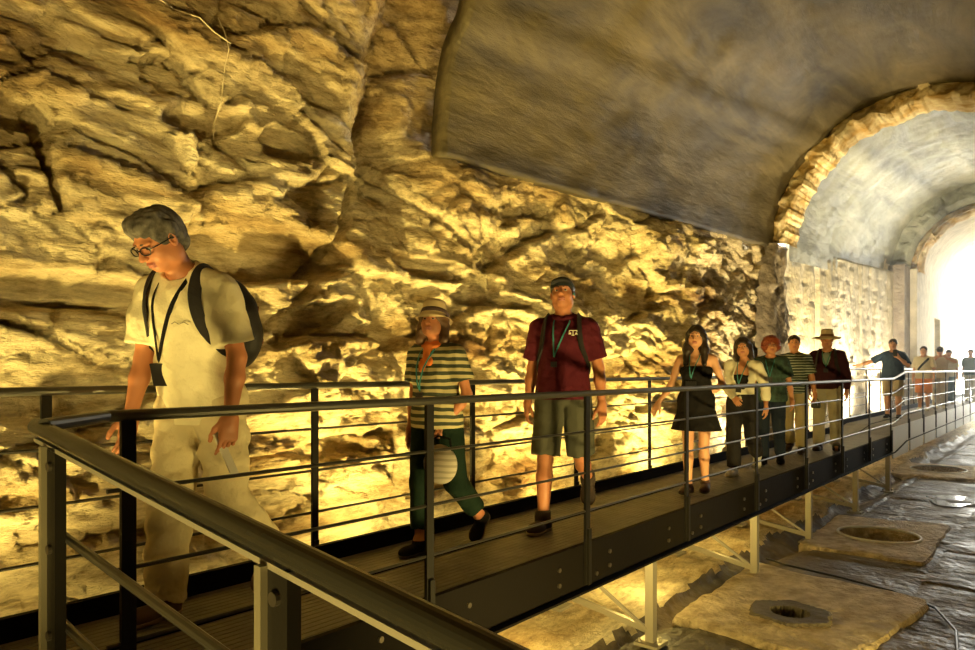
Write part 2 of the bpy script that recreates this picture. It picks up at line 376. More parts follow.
# second, lower vault and its broken front ring
R2 = lambda y: np.interp(y, [14.2, 22, 25.6], [2.30, 2.5, 2.55])
ys = np.arange(14.6, 25.8, .08); ss = np.arange(-.3, 8.2, .06)
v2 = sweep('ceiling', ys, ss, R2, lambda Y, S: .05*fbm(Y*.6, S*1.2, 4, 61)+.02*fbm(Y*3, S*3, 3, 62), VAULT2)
tag(v2, kind='structure', label='pale grey plastered vault near the tunnel mouth')
def ring(name, y0, rin, rout, m, zoff=0, seed=1, deep=.4, jag=.10, s0=0., lower=None, smooth=False):
    """annular face of an arch, facing the camera, with a thickness 'deep'"""
    ths = np.linspace(s0, PI-s0, 420); rr = np.linspace(0, 1, 16); zs = float(z_spring(y0))+zoff
    T, Q = np.meshgrid(ths, rr, indexing='ij')
    ri = rin+jag*fbm(T*5, T*0, 5, seed, .65); ro = rout+jag*.6*fbm(T*6+9, T*0, 5, seed+3, .65)
    Rr = ri+(ro-ri)*Q
    Y = y0-jag*.9*fbm(T*9, Q*2.5, 5, seed+5, .6)-jag*1.2*blocks(T*7, Q*2, seed)[0]-deep*.4*(1-Q)*(jag > .05)+.1
    X = CXT-np.cos(T)*Rr; Z = zs+np.sin(T)*Rr
    V = [np.stack([X, Y, Z], -1)]
    # soffit strip going back
    back = np.stack([CXT-np.cos(ths)*ri[:, 0], 0*ths+y0+deep, zs+np.sin(ths)*ri[:, 0]], -1)[:, None, :]
    A = np.concatenate([back, V[0]], 1)
    n, k = A.shape[:2]
    return tag(mesh_np(name, A.reshape(-1, 3), grid_faces(n, k), m, None, smooth), kind='structure')
ring('trim_1', 14.15, 2.20, 2.74, RING, seed=5, jag=.11, deep=.7)
# brown pier where the two vaults meet
def pier(name, x, y0, y1, z1, m, bulge, seed, z0=-1.2):
    ys_ = np.arange(y0, y1, .06); zs_ = np.arange(z0, z1, .06); Y, Z = np.meshgrid(ys_, zs_, indexing='ij')
    u = (Y-y0)/(y1-y0); X = x+bulge*np.minimum(1, 6*np.minimum(u, 1-u))*(1-.9*smooth01(Z+.4*fbm(Y*3, Z, 3, 5), z1-.25, z1))+.10*fbm(Y*2, Z*1.4, 4, seed)+.12*blocks(Y*2, Z*1.1, seed)[0]
    X = X+.05*blocks(Y*5, Z*2.5, seed+3)[0]; V = np.stack([X, Y, Z], -1).reshape(-1, 3)
    return tag(mesh_np(name, V, grid_faces(len(ys_), len(zs_)), m, None, False), kind='structure')
pier('trim_2', -4.75, 13.7, 14.9, 3.66, PIERM, .28, 71)
# masonry wall of the second part
def mason_disp(Y, S):
    z = S+z_spring(Y)
    lower = 1-smooth01(z, 1.3, 1.9)
    course = np.abs(((z*2.6) % 1)-.5); joint = np.clip((course-.44)/.06, 0, 1)
    row = np.floor(z*2.6); jy = np.abs(((Y*1.4+row*.5) % 1)-.5); joint = np.maximum(joint, np.clip((jy-.46)/.04, 0, 1))
    return np.where(S > .05, .1, .25)-.03*joint*(1-lower)+lower*.7*rock_disp(Y, z)+.06*fbm(Y*2, z*.7, 4, 81)*(1-lower)-.10*(np.abs(Y-16.9) < .15)*(z > 1.5)-.05*(np.abs(Y-21) < .12)
ys = np.arange(14.6, 25.8, .06); ss = np.arange(-5.6, .5, .06)
wm = sweep('wall_left', ys, ss, lambda y: RAD+0*y, mason_disp, MASON, smooth=False)
tag(wm, kind='structure', label='pale masonry wall beyond the brown pier')
# exit arch: outer face, pier and inner barrel
ring('trim_3', 25.6, 2.12, 2.62, VAULT2, zoff=.05, seed=15, jag=.03, deep=1.3, smooth=True)
ring('trim_4', 26.6, 1.82, 2.2, RING, zoff=.05, seed=25, jag=.08, deep=.6)
bm = bmesh.new()
box(bm, (-4.9, 25.45, -1.2), (-4.20, 26.4, 4.55)); box(bm, (.0, 25.45, -1.2), (.9, 26.4, 4.55))
tag(bm_obj('trim_5', bm, mat('exit_pier_stone', (.20, .16, .12), .85, col2=(.34, .28, .21), noise=(3, 8), bump=(9, .9, .05))), kind='structure')
bm = bmesh.new()
box(bm, (-4.9, 26.4, -1.2), (-4.0, 30.0, 4.5)); box(bm, (-4.9, 30.0, -1.2), (-4.0, 31.4, .9)); box(bm, (-4.9, 30.0, 3.1), (-4.0, 31.4, 4.5))
box(bm, (-4.9, 30.0, .9), (-4.45, 31.4, 3.1)); box(bm, (-4.9, 31.4, -1.2), (-4.0, 37.2, 4.5))
tag(bm_obj('wall_left', bm, MASON), kind='structure', label='masonry wall with a dark niche at the tunnel mouth')
ys = np.arange(26.4, 37.3, .3); ss = np.arange(-.3, 6.8, .1)
v3 = sweep('ceiling', ys, ss, lambda y: 1.95+0*y, lambda Y, S: .04*fbm(Y*.6, S*1.2, 3, 66), MASON)
tag(v3, kind='structure')
# unseen rock wall added behind the camera to keep daylight out
bm = bmesh.new(); box(bm, (-5.6, -5.6, -1.3), (1.6, -4.9, 6.3)); tag(bm_obj('back_daylight_block', bm, ROCK), kind='structure')

# floor with the three wells cut out
WELLS = [(-1.93, 6.40, .21, .19), (-1.98, 10.22, .46, .44), (-2.30, 17.8, .5, .6)]
def floor_h(X, Y):
    led = smooth01(-X, 2.86+.10, 2.98+.10)*1.0
    edge = .12*fbm(X*1.5, Y*1.5, 4, 91)
    led = smooth01(-X+edge*1.3, 2.92, 3.06)
    rough = .025*blocks(X*2.2, Y*2.2, 95)[0]+.05*fbm(X*2.5, Y*2.5, 5, 92, .6)
    ch = np.exp(-((X+2.78+edge)/.13)**2)*.09                          # dark runnel beside the rough strip
    pave = -.022*np.clip((np.abs(((Y*.62+.25*np.floor(X*.8)) % 1)-.5)-.47)/.03, 0, 1)-.02*np.clip((np.abs(((X*.8) % 1)-.5)-.475)/.025, 0, 1)
    return -1.0+led*(.10+rough)+(1-led)*(.014*fbm(X*3, Y*3, 4, 93)+pave+.03*(_hash(np.floor(X*.8), np.floor(Y*.62+.25*np.floor(X*.8)), 0, 5)-.5))-ch
xs = np.concatenate([np.arange(-5.3, -.3, .035), np.arange(-.3, 2, .1)]); ys = np.concatenate([np.arange(-5.5, 3, .1), np.arange(3, 13, .035), np.arange(13, 26, .07), np.arange(26, 60, .5)])
X, Y = np.meshgrid(xs, ys, indexing='ij'); Z = floor_h(X, Y)
keep = np.ones(X.shape, bool)
for (wx, wy, rx, ry) in WELLS: keep &= ((X-wx)/(rx+.03))**2+((Y-wy)/(ry+.03))**2 > 1
V = np.stack([X, Y, Z], -1).reshape(-1, 3); V, F = compact(V, grid_faces(len(xs), len(ys), keep)); F = F
fl = mesh_np('floor', V, F, FLOOR, None, False); tag(fl, kind='structure', label='worn dark stone floor')

fl.data.materials.append(MATS['rock'])
_c = np.zeros(len(fl.data.polygons)*3, np.float32); fl.data.polygons.foreach_get('center', _c); _c = _c.reshape(-1, 3)
_e = .12*fbm(_c[:, 0]*1.5, _c[:, 1]*1.5, 4, 91)
fl.data.polygons.foreach_set('material_index', ((-_c[:, 0]+_e*1.3 > 2.99) & (_c[:, 1] < 40)).astype(np.int32))
PIT = mat('pit_stone', (.05, .042, .03), .5, bump=(12, .6, .03))
def well_slab(corners, wx, wy, rx, ry, label, ringed, seed):
    """worn pale stone slab with a round hole through it over a dark shaft"""
    root = empty('well_slab', (wx, wy, -1.0)); tag(root, label, 'stone slab', 'pale well slabs in the tunnel floor')
    n = 96; bm = bmesh.new(); rows = []
    cs = [Vector((c[0]-wx, c[1]-wy)) for c in corners]
    def outer(a):
        d = Vector((math.cos(a), math.sin(a))); best = 9
        for p, q in zip(cs, cs[1:]+cs[:1]):
            e = q-p; den = d.x*e.y-d.y*e.x
            if abs(den) < 1e-9: continue
            t = (p.x*e.y-p.y*e.x)/den; u = (p.x*d.y-p.y*d.x)/den
            if t > 0 and -.001 <= u <= 1.001: best = min(best, t)
        return best
    rnd = random.Random(seed)
    angs = [2*PI*k/n for k in range(n)]
    prof = [(0, -.16), (0, .0), (.02, .055), (.12, .062), (.35, .058), (.6, .06), (.85, .055), (.97, .045), (1.0, .01), (1.0, -.1)]
    for fr, z in prof:
        row = []
        for k, a in enumerate(angs):
            nz = float(fbm(np.array([3*math.cos(a)+9*fr]), np.array([3*math.sin(a)+seed]), 3, 7)[0])
            ri = math.hypot(rx*math.cos(a), ry*math.sin(a))*(1+.04*nz); ro = outer(a)*(1+.05*nz)
            r = ri+(ro-ri)*fr
            row.append(bm.verts.new((r*math.cos(a), r*math.sin(a), z+(.014*nz if 0 < fr < 1 else 0))))
        rows.append(row)
    for A, B in zip(rows, rows[1:]):
        for k in range(n): bm.faces.new((A[k], B[k], B[(k+1) % n], A[(k+1) % n]))
    bm_obj('slab', bm, SLAB, root)
    bm = bmesh.new(); rr = []
    for z, f in ((-.02, 1.1), (-1.3, 1.1), (-1.3, 0.02)):
        rr.append([bm.verts.new((rx*f*math.cos(a), ry*f*math.sin(a), z)) for a in angs])
    for A, B in zip(rr, rr[1:]):
        for k in range(n): bm.faces.new((A[k], B[k], B[(k+1) % n], A[(k+1) % n]))
    bm_obj('shaft', bm, PIT, root, True)
    if ringed == 'collar':                                           # broken darker collar around the small hole
        bm = bmesh.new(); A = []; B = []; Ci = []; D = []
        for k, a in enumerate(angs):
            hexr = .33*(1/math.cos(((a+.3) % (PI/3))-PI/6))*(1+.05*rnd.uniform(-1, 1)); hi = .155*(1+.05*rnd.uniform(-1, 1))
            c, s = math.cos(a), math.sin(a)*.92
            A.append(bm.verts.new((hexr*c, hexr*s, .05))); B.append(bm.verts.new((hexr*.93*c, hexr*.93*s, .085)))
            Ci.append(bm.verts.new((hi*1.08*c, hi*1.08*s, .082))); D.append(bm.verts.new((hi*c, hi*s, -.05)))
        for P, Q in ((A, B), (B, Ci), (Ci, D)):
            for k in range(n): bm.faces.new((P[k], P[(k+1) % n], Q[(k+1) % n], Q[k]))
        bm_obj('collar', bm, mat('collar_stone', (.10, .08, .05), .8, bump=(15, .9, .03)), root)
    if ringed == 'rim':
        bm = bmesh.new()
        tube(bm, [((rx+.015)*math.cos(a), (ry+.015)*math.sin(a), .064) for a in angs+[0.0001]], .018, 6)
        bm_obj('rim', bm, mat('pale_rim', (.62, .60, .52), .4), root)
    return root
well_slab([(-2.72, 5.72), (-2.8, 7.95), (-1.05, 7.65), (-1.28, 5.6)], *WELLS[0], 'pale stone slab with a small round hole in a dark six-sided collar', 'collar', 3)
well_slab([(-2.67, 9.1), (-2.72, 11.35), (-1.35, 11.6), (-1.3, 9.1)], *WELLS[1], 'pale stone slab with a wide round well mouth with a bright rim', 'rim', 5)
well_slab([(-3.05, 16.6), (-3.15, 18.8), (-1.6, 19.0), (-1.5, 16.7)], *WELLS[2], 'pale stone slab with a round hole, farthest one towards the tunnel mouth', 'rim', 8)
# shallow puddle and the cable on the floor
bm = bmesh.new(); vs = [bm.verts.new((-1.62+.36*math.cos(a)*(1+.2*math.sin(3*a)), 14.0+.62*math.sin(a), -.992)) for a in [2*PI*k/40 for k in range(40)]]; f = bm.faces.new(vs)
r_ = bmesh.ops.extrude_face_region(bm, geom=[f]); bmesh.ops.translate(bm, verts=[v for v in r_['geom'] if isinstance(v, bmesh.types.BMVert)], vec=(0, 0, .003))
tag(bm_obj('puddle', bm, mat('water', (.03, .035, .03), .14)), 'small bright puddle on the dark floor beside the farther slabs', 'puddle')
bm = bmesh.new(); pts = []
for k in range(40):
    y = 4.2+k*.09; pts.append((-2.62+.9*(max(0, 7.4-y)/3.2)**1.3+.05*math.sin(y*3), y+.0, -.93+.0*y))
pts = [(-2.75, 8.25, -.975), (-2.5, 8.12, -.975), (-1.9, 8.0, -.975), (-1.4, 7.85, -.98), (-1.0, 7.55, -.98), (-.78, 7.0, -.98), (-.70, 6.4, -.98), (-.62, 5.6, -.98), (-.5, 4.2, -.98)]
tube(bm, pts, .012, 6)
tag(bm_obj('cable', bm, BLACKM), 'thin dark cable lying on the floor past the nearest slab', 'cable')

# ------------------------------------------------------------------ walkway
def dz(y): return float(np.interp(y, [14.5, 15.6], [0, .12]))
NX, FX = -2.576, -3.72
near_posts = [1.07, 2.57, 4.09, 5.68, 7.38, 9.13]+[10.85+1.7*i for i in range(0, 14)]
YSEG = [-3.0, 14.5, 15.6, 36]
walk = empty('walkway', (-3.1, 0, 0)); tag(walk, 'dark raised steel walkway with ribbed boards along the rock wall', 'walkway')
def seg_boxes(bm, x0, x1, z0, z1, segs=YSEG):
    for a, b in zip(segs, segs[1:]):
        za, zb = dz(a), dz(b)
        vs = [bm.verts.new(p) for p in [(x0, a, z0+za), (x1, a, z0+za), (x1, b, z0+zb), (x0, b, z0+zb), (x0, a, z1+za), (x1, a, z1+za), (x1, b, z1+zb), (x0, b, z1+zb)]]
        for f in ((3, 2, 1, 0), (4, 5, 6, 7), (0, 1, 5, 4), (1, 2, 6, 5), (2, 3, 7, 6), (3, 0, 4, 7)): bm.faces.new([vs[i] for i in f])
def child(o, par):
    o.parent = par; o.matrix_parent_inverse = Matrix.Translation(-par.location); return o
bm = bmesh.new(); nb = 22; x0, x1 = -3.60, -2.60; wdt = (x1-x0)/nb
for k in range(nb): seg_boxes(bm, x0+k*wdt+.003, x0+(k+1)*wdt-.003, -.03, 0.0)
seg_boxes(bm, x0, x1, -.05, -.028)
child(bm_obj('deck', bm, DECKM), walk)
bm = bmesh.new(); seg_boxes(bm, -3.17, -3.155, -.002, .008); child(bm_obj('seam_strip', bm, BEAMM), walk)
bm = bmesh.new(); seg_boxes(bm, NX-.035, NX+.0, -.30, .012, [-3, 14.5, 15.6, 36]); seg_boxes(bm, NX-.035, NX+.05, -.30, -.285); 
child(bm_obj('edge_beam', bm, BEAMM), walk)
bm = bmesh.new(); seg_boxes(bm, -3.66, -3.62, -.30, .10); child(bm_obj('edge_beam', bm, BEAMM), walk)
proto = None
for i in range(20):
    y = near_posts[i]
    for dy in (-.32, .32, .14):
        for z in (-.10, -.20) if dy != .14 else (-.22,):
            if y+dy > 14: continue
            if proto is None:
                bm = bmesh.new(); cyl(bm, (0, 0, 0), (.012, 0, 0), .016, 8); proto = bm_obj('bolt', bm, BOLT)
                o = proto
            else:
                o = proto.copy(); COL.objects.link(o)
            o.location = (NX, y+dy, z+dz(y)); child(o, walk)
# pale side panels along the raised part
for i in range(8, 18):
    y = near_posts[i]
    bm = bmesh.new(); box(bm, (NX+.004, y+.12, -.52+.12), (NX+.03, y+1.58, .04+.12)); child(bm_obj('side_panel', bm, mat('pale_panel', (.55, .56, .52), .5)), walk)

# trestles
def trestle(y, label):
    root = empty('trestle', (-3.07, y, -1.0)); tag(root, label, 'trestle', 'steel trestles under the walkway')
    zt = .70+dz(y)
    for x in (.45, -.46):
        bm = bmesh.new(); box(bm, (x-.035, -.035, .10 if x < 0 else .02), (x+.035, .035, zt)); leg = bm_obj('leg', bm, LEGM, root)
        bm = bmesh.new(); z = .10 if x < 0 else .0
        box(bm, (x-.10, -.10, z), (x+.10, .10, z+.025)); cyl(bm, (x+.05, .06, z), (x+.05, .06, z+.05), .012, 6); cyl(bm, (x-.07, -.06, z), (x-.07, -.06, z+.05), .012, 6)
        bm_obj('foot_plate', bm, LEGM, leg)
    bm = bmesh.new(); bar(bm, (-.46, 0, zt-.04), (.45, 0, zt-.04), .05, .06); bm_obj('crossbar', bm, LEGM, root)
    bm = bmesh.new(); bar(bm, (-.44, .04, .22), (.43, .04, .09), .04, .05); bm_obj('crossbar', bm, LEGM, root)
    bm = bmesh.new(); bar(bm, (-.44, -.03, zt-.06), (.43, -.03, .12), .025, .025); bm_obj('brace', bm, LEGM, root)
for y, l in ((-1.6, 'hidden trestle under the ramp junction'), (2.4, 'trestle below the first handrail posts'), (5.14, 'pale steel trestle nearest to the viewer, by the bright lit ground'), (7.5, 'steel trestle standing at the corner of the slab with the collar'),
             (9.45, 'steel trestle between the two large well slabs'), (11.9, 'steel trestle past the wide well mouth'), (14.3, 'steel trestle where the walkway kinks upwards')):
    if y > 4: trestle(y, l)

# railings
def railing(name, x, y0, y1, posts, ztop, zc, label, lead=None, w=.05):
    root = empty(name, (x, (posts[0]), 0)); tag(root, label, 'railing')
    ps = [y for y in posts]
    for y in ps:
        bm = bmesh.new(); b = bmesh.ops
        box(bm, (x-.008, y-w/2, -.26+dz(y)), (x+.012, y+w/2, ztop-.02+dz(y)))
        box(bm, (x+.012, y-w/2+.008, -.26+dz(y)), (x+.03, y+w/2-.008, .12+dz(y)))
        child(bm_obj('post', bm, STEEL), root)
    line = [y for y in [y0, 14.5, 15.6, y1] if y0 <= y <= y1]
    bm = bmesh.new(); pts = [(x, y, ztop+dz(y)) for y in line]
    if lead: pts = [lead]+pts
    tube(bm, pts, .021, 12); child(bm_obj('handrail', bm, RAILM), root)
    for z in zc:
        bm = bmesh.new(); tube(bm, [(x, y, z+dz(y)) for y in line], .0085 if z != zc[0] else .0085, 6); child(bm_obj('wire', bm, CABLE), root)
    return root
far_posts = [1.18+1.52*i for i in range(-3, 23)]
railing('near_railing', NX+.012, 1.0, 34, near_posts, 1.04, [.78, .50, .24], 'dark steel railing on the open side of the walkway, bending at its near end', lead=(-2.36, .745, 1.035))
railing('far_railing', FX, -3.5, 34, far_posts, 1.10, [.825, .56, .295], 'dark steel railing on the rock side of the walkway', w=.045)

# ramp railing in the foreground
RZ = lambda x: 1.022-.122*(x+2.4)
rr = empty('ramp_railing', (-2.3, .75, 0)); tag(rr, 'thick dark tube handrail sloping across the lower left foreground', 'railing')
bm = bmesh.new(); tube(bm, [(-2.44, .75, RZ(-2.44)+.0), (-1.5, .75, RZ(-1.5)), (.45, .75, RZ(.45))], .026, 20)
child(bm_obj('handrail', bm, mat('dark_tube', (.04, .038, .03), .25, .4)), rr)
bm = bmesh.new(); x0, x1 = -2.42, .45
bar(bm, (x0, .75, RZ(x0)-.036), (x1, .75, RZ(x1)-.036), .03, .012); child(bm_obj('rail_strip', bm, LEGM), rr)
for k, dzz in enumerate((.30, .56)):
    bm = bmesh.new(); tube(bm, [(-2.31, .775, RZ(-2.31)-dzz), (.4, .775, RZ(.4)-dzz)], .013, 10); child(bm_obj('lower_rail', bm, RAILM), rr)
for x in (-2.30, -1.15, 0.0):
    bm = bmesh.new(); box(bm, (x-.012, .735, -.35), (x+.055, .765, RZ(x)-.035)); p = child(bm_obj('post', bm, STEEL), rr)
    bm = bmesh.new(); box(bm, (x-.03, .72, -.35), (x-.008, .775, RZ(x)-.035)); q = bm_obj('edge_flat', bm, mat('edge_flat', (.30, .27, .19), .4, .5)); child(q, rr)
    for z in (RZ(x)-.09, RZ(x)-.33, RZ(x)-.58):
        bm = bmesh.new(); cyl(bm, (x+.022, .725, z), (x+.022, .737, z), .014, 10); child(bm_obj('bolt', bm, BOLT), rr)
# the sloping ramp the photographer stands on
bm = bmesh.new(); a = [(-2.51, -.72), (-2.51, .71), (.40, .71), (.40, -.72)]
vt = [bm.verts.new((x, y, -.012-.114*(x+2.57)*1.0)) for x, y in a]; vb = [bm.verts.new((x, y, -.16-.114*(x+2.57))) for x, y in a]
bm.faces.new(vt[::-1]); bm.faces.new(vb)
for k in range(4): bm.faces.new((vt[k], vt[(k+1) % 4], vb[(k+1) % 4], vb[k]))
rd = bm_obj('ramp', bm, DECKM); tag(rd, 'dark boarded side ramp leading off the walkway', 'ramp')
for x in (-2.2, .3):
    for y in (-.6, .6):
        bm = bmesh.new(); box(bm, (x-.03, y-.03, -1.0), (x+.03, y+.03, -.114*(x+2.57)-.15)); tag(bm_obj('leg', bm, LEGM), None).parent = rd


# wires pinned to the rock, upper left
def on_rock(y, z, out=.03):
    S = z-float(z_spring(y)); d = float(rock_all(np.array([[y]]), np.array([[S]]))[0, 0])+out
    th = max(S, 0)/RAD; r = RAD-d
    return Vector((CXT-math.cos(th)*r, y, float(z_spring(y))+(S if S < 0 else math.sin(th)*r)))
for pts, l in (([(.6+.12*k, 3.95-.022*k+.03*math.sin(k)) for k in range(18)], 'thin pale wire pinned across the rock, upper left'), ([(2.63+.004*k, 3.75-.12*k) for k in range(8)], 'thin pale wire hanging straight down the upper rock')):
    bm = bmesh.new(); tube(bm, [on_rock(*p) for p in pts], .0045, 6); tag(bm_obj('wire', bm, mat('pale_wire', (.6, .52, .36), .5)), l, 'wire')

# ------------------------------------------------------------------ signed-distance figure builder
def V3(*a): return np.array(a, float)
def unit(v): v = np.asarray(v, float); return v/np.linalg.norm(v)
def rx(a): c, s = math.cos(a), math.sin(a); return np.array([[1, 0, 0], [0, c, -s], [0, s, c]])
def ry(a): c, s = math.cos(a), math.sin(a); return np.array([[c, 0, s], [0, 1, 0], [-s, 0, c]])
def rz(a): c, s = math.cos(a), math.sin(a); return np.array([[c, -s, 0], [s, c, 0], [0, 0, 1]])
I3 = np.eye(3)
def cone(a, b, ra, rb, k=.02, flat=None, cuts=(), sub=False):
    """rounded cone a->b; flat=(axis, factor) squeezes it along an axis"""
    return dict(t='c', a=np.asarray(a, float), b=np.asarray(b, float), ra=ra, rb=rb, k=k, flat=flat, cuts=cuts, sub=sub)
def ell(c, r, R=I3, k=.02, cuts=(), sub=False):
    return dict(t='e', c=np.asarray(c, float), r=np.asarray(r, float), R=R, k=k, cuts=cuts, sub=sub)
def bounds(p):
    if p['t'] == 'c':
        f = max(1., 1/p['flat'][1]) if p['flat'] else 1.
        m = max(p['ra'], p['rb'])*1.0
        if p['flat']: m = m*max(1., p['flat'][1])
        return np.minimum(p['a'], p['b'])-m, np.maximum(p['a'], p['b'])+m
    m = np.sqrt(((p['R']*p['r'])**2).sum(1)); return p['c']-m, p['c']+m
def pdist(p, P):
    if p['t'] == 'c':
        a, b, ra, rb = p['a'], p['b'], p['ra'], p['rb']; Q = P-a; ba = b-a; fl = 1.
        if p['flat']:
            n = unit(p['flat'][0]); n = unit(n-ba*(n@ba)/(ba@ba)); fl = p['flat'][1]
            q = Q@n; Q = Q+(q*(1/fl-1))[..., None]*n
        h = np.clip((Q@ba)/(ba@ba), 0, 1)
        d = np.sqrt(((Q-h[..., None]*ba)**2).sum(-1))-(ra+(rb-ra)*h)
        if fl < 1: d = d*(fl+.15 if fl < .8 else fl)
    else:
        Q = (P-p['c'])@p['R']; r = p['r']
        k0 = np.sqrt(((Q/r)**2).sum(-1)); k1 = np.sqrt(((Q/(r*r))**2).sum(-1))+1e-9
        d = k0*(k0-1)/k1
        d = np.where(k0 < 1e-3, -r.min(), d)
    for (c, n) in p['cuts']: d = np.maximum(d, (P-np.asarray(c))@np.asarray(n, float))
    return d
def sdf(prims, res, cuts=(), wr=None, inflate=0.):
    los, his = zip(*[bounds(p) for p in prims if not p['sub']])
    pad = 3*res+inflate+.01; lo = np.min(los, 0)-pad; hi = np.max(his, 0)+pad
    n = np.ceil((hi-lo)/res).astype(int)+1
    ax = [lo[i]+res*np.arange(n[i]) for i in range(3)]
    F = np.full(n, .3)
    for p in prims:
        l, h = bounds(p); m = p['k']+pad
        s = [slice(max(0, int((l[i]-m-lo[i])/res)), min(n[i], int((h[i]+m-lo[i])/res)+2)) for i in range(3)]
        if any(q.stop <= q.start for q in s): continue
        P = np.stack(np.meshgrid(ax[0][s[0]], ax[1][s[1]], ax[2][s[2]], indexing='ij'), -1)
        d = pdist(p, P)-inflate; f = F[tuple(s)]; k = max(p['k'], 1e-5)
        if p['sub']:
            hh = np.clip(k-np.abs(f+d), 0, None)/k; F[tuple(s)] = np.maximum(f, -d)+hh*hh*k/4
        else:
            hh = np.clip(k-np.abs(f-d), 0, None)/k; F[tuple(s)] = np.minimum(f, d)-hh*hh*k/4
    if wr or cuts:
        P = np.stack(np.meshgrid(*ax, indexing='ij'), -1)
        if wr: F = F+wr(P)
        for (c, nn) in cuts: F = np.maximum(F, (P-np.asarray(c))@np.asarray(nn, float))
    return F, lo, res
def nets(F, lo, res):
    S = F < 0; n = F.shape
    cells = np.zeros((n[0]-1, n[1]-1, n[2]-1, 3)); cnt = np.zeros((n[0]-1, n[1]-1, n[2]-1))
    edges = []
    for ax in range(3):
        a = [slice(None)]*3; b = [slice(None)]*3; a[ax] = slice(0, -1); b[ax] = slice(1, None)
        m = S[tuple(a)] != S[tuple(b)]; idx = np.argwhere(m)
        f0 = F[tuple(a)][m]; f1 = F[tuple(b)][m]; t = f0/(f0-f1)
        pos = idx.astype(float); pos[:, ax] += t
        o1, o2 = [q for q in range(3) if q != ax]
        for d1 in (0, 1):
            for d2 in (0, 1):
                c = idx.copy(); c[:, o1] -= d1; c[:, o2] -= d2
                ok = (c >= 0).all(1) & (c[:, 0] < n[0]-1) & (c[:, 1] < n[1]-1) & (c[:, 2] < n[2]-1)
                cc = c[ok]; fi = np.ravel_multi_index(cc.T, cnt.shape)
                for q in range(3): np.add.at(cells.reshape(-1, 3)[:, q], fi, pos[ok, q])
                np.add.at(cnt.reshape(-1), fi, 1)
        edges.append((ax, idx, S[tuple(a)][m]))
    used = cnt > 0; vid = np.full(cnt.shape, -1); vid[used] = np.arange(used.sum())
    V = cells[used]/cnt[used][:, None]*res+lo
    Fs = []
    for ax, idx, ins in edges:
        o1, o2 = [(1, 2), (2, 0), (0, 1)][ax]
        q = []
        ok = (idx[:, o1] > 0) & (idx[:, o2] > 0) & (idx[:, o1] < n[o1]-1) & (idx[:, o2] < n[o2]-1)
        idx = idx[ok]; ins = ins[ok]
        for d1, d2 in ((1, 1), (0, 1), (0, 0), (1, 0)):
            c = idx.copy(); c[:, o1] -= d1; c[:, o2] -= d2; q.append(vid[c[:, 0], c[:, 1], c[:, 2]])
        q = np.stack(q, -1); q[~ins] = q[~ins][:, ::-1]; Fs.append(q)
    return V, np.concatenate(Fs)
def sdf_mesh(name, parts, m, parent=None, group_mats=None):
    """parts: list of (prims, res, cuts, wrinkle, inflate); all surfaces go into one mesh"""
    Vs, Fs, off = [], [], 0
    for pr, res, cuts, wr, infl in parts:
        V, F = nets(*sdf(pr, res, cuts, wr, infl))
        Vs.append(V); Fs.append(F+off); off += len(V)
    V = np.concatenate(Vs); F = np.concatenate(Fs)
    o = mesh_np(name, V, F, m, parent, True)
    if group_mats is not None:
        o.data.polygons.foreach_set('material_index', group_mats(V[F].mean(1)).astype(np.int32)); o.data.update()
    return o

def hand_prims(W, d, n, t, s=1., curl=.35, spread=1., grip=None):
    """W wrist, d finger direction, n palm normal, t thumb side"""
    d = unit(d); n = unit(n-d*(n@d)); t = unit(t-d*(t@d)-n*(t@n)); P = []
    for off, r in ((.030, .018), (.010, .018), (-.010, .018), (-.028, .016)):
        P.append(cone(W+d*.012*s+t*off*.75*s, W+d*.085*s+t*off*s, .017*s, r*.72*s, .018))
    cs = curl if isinstance(curl, (list, tuple)) else [curl*.8, curl, curl*1.1, curl*1.25]
    for off, L, r, cu, q in ((.029, .070, .0088, cs[0], .10), (.0105, .079, .0090, cs[1], .03), (-.0085, .073, .0086, cs[2], -.04), (-.027, .058, .0078, cs[3], -.12)):
        p = W+d*.088*s+t*off*s; a = 0; dd = unit(d+t*q*spread)
        for j, (fr, ca) in enumerate(((.44, .8), (.31, 1.2), (.25, .8))):
            a += cu*ca; v = dd*math.cos(a)+n*math.sin(a); e = p+v*L*fr*s
            P.append(cone(p, e, r*(1-.1*j)*s, r*(.92-.12*j)*s, .006)); p = e
    b = W+d*.022*s+t*.026*s+n*.006*s; e1 = b+unit(d*.75+t*.62+n*.35)*.040*s; e2 = e1+unit(d*.9+t*.25+n*.35)*.030*s; e3 = e2+unit(d*.95+t*.02+n*.35)*.022*s
    P += [cone(b, e1, .0155*s, .0115*s, .015), cone(e1, e2, .0110*s, .0100*s, .006), cone(e2, e3, .0100*s, .0082*s, .005)]
    return P
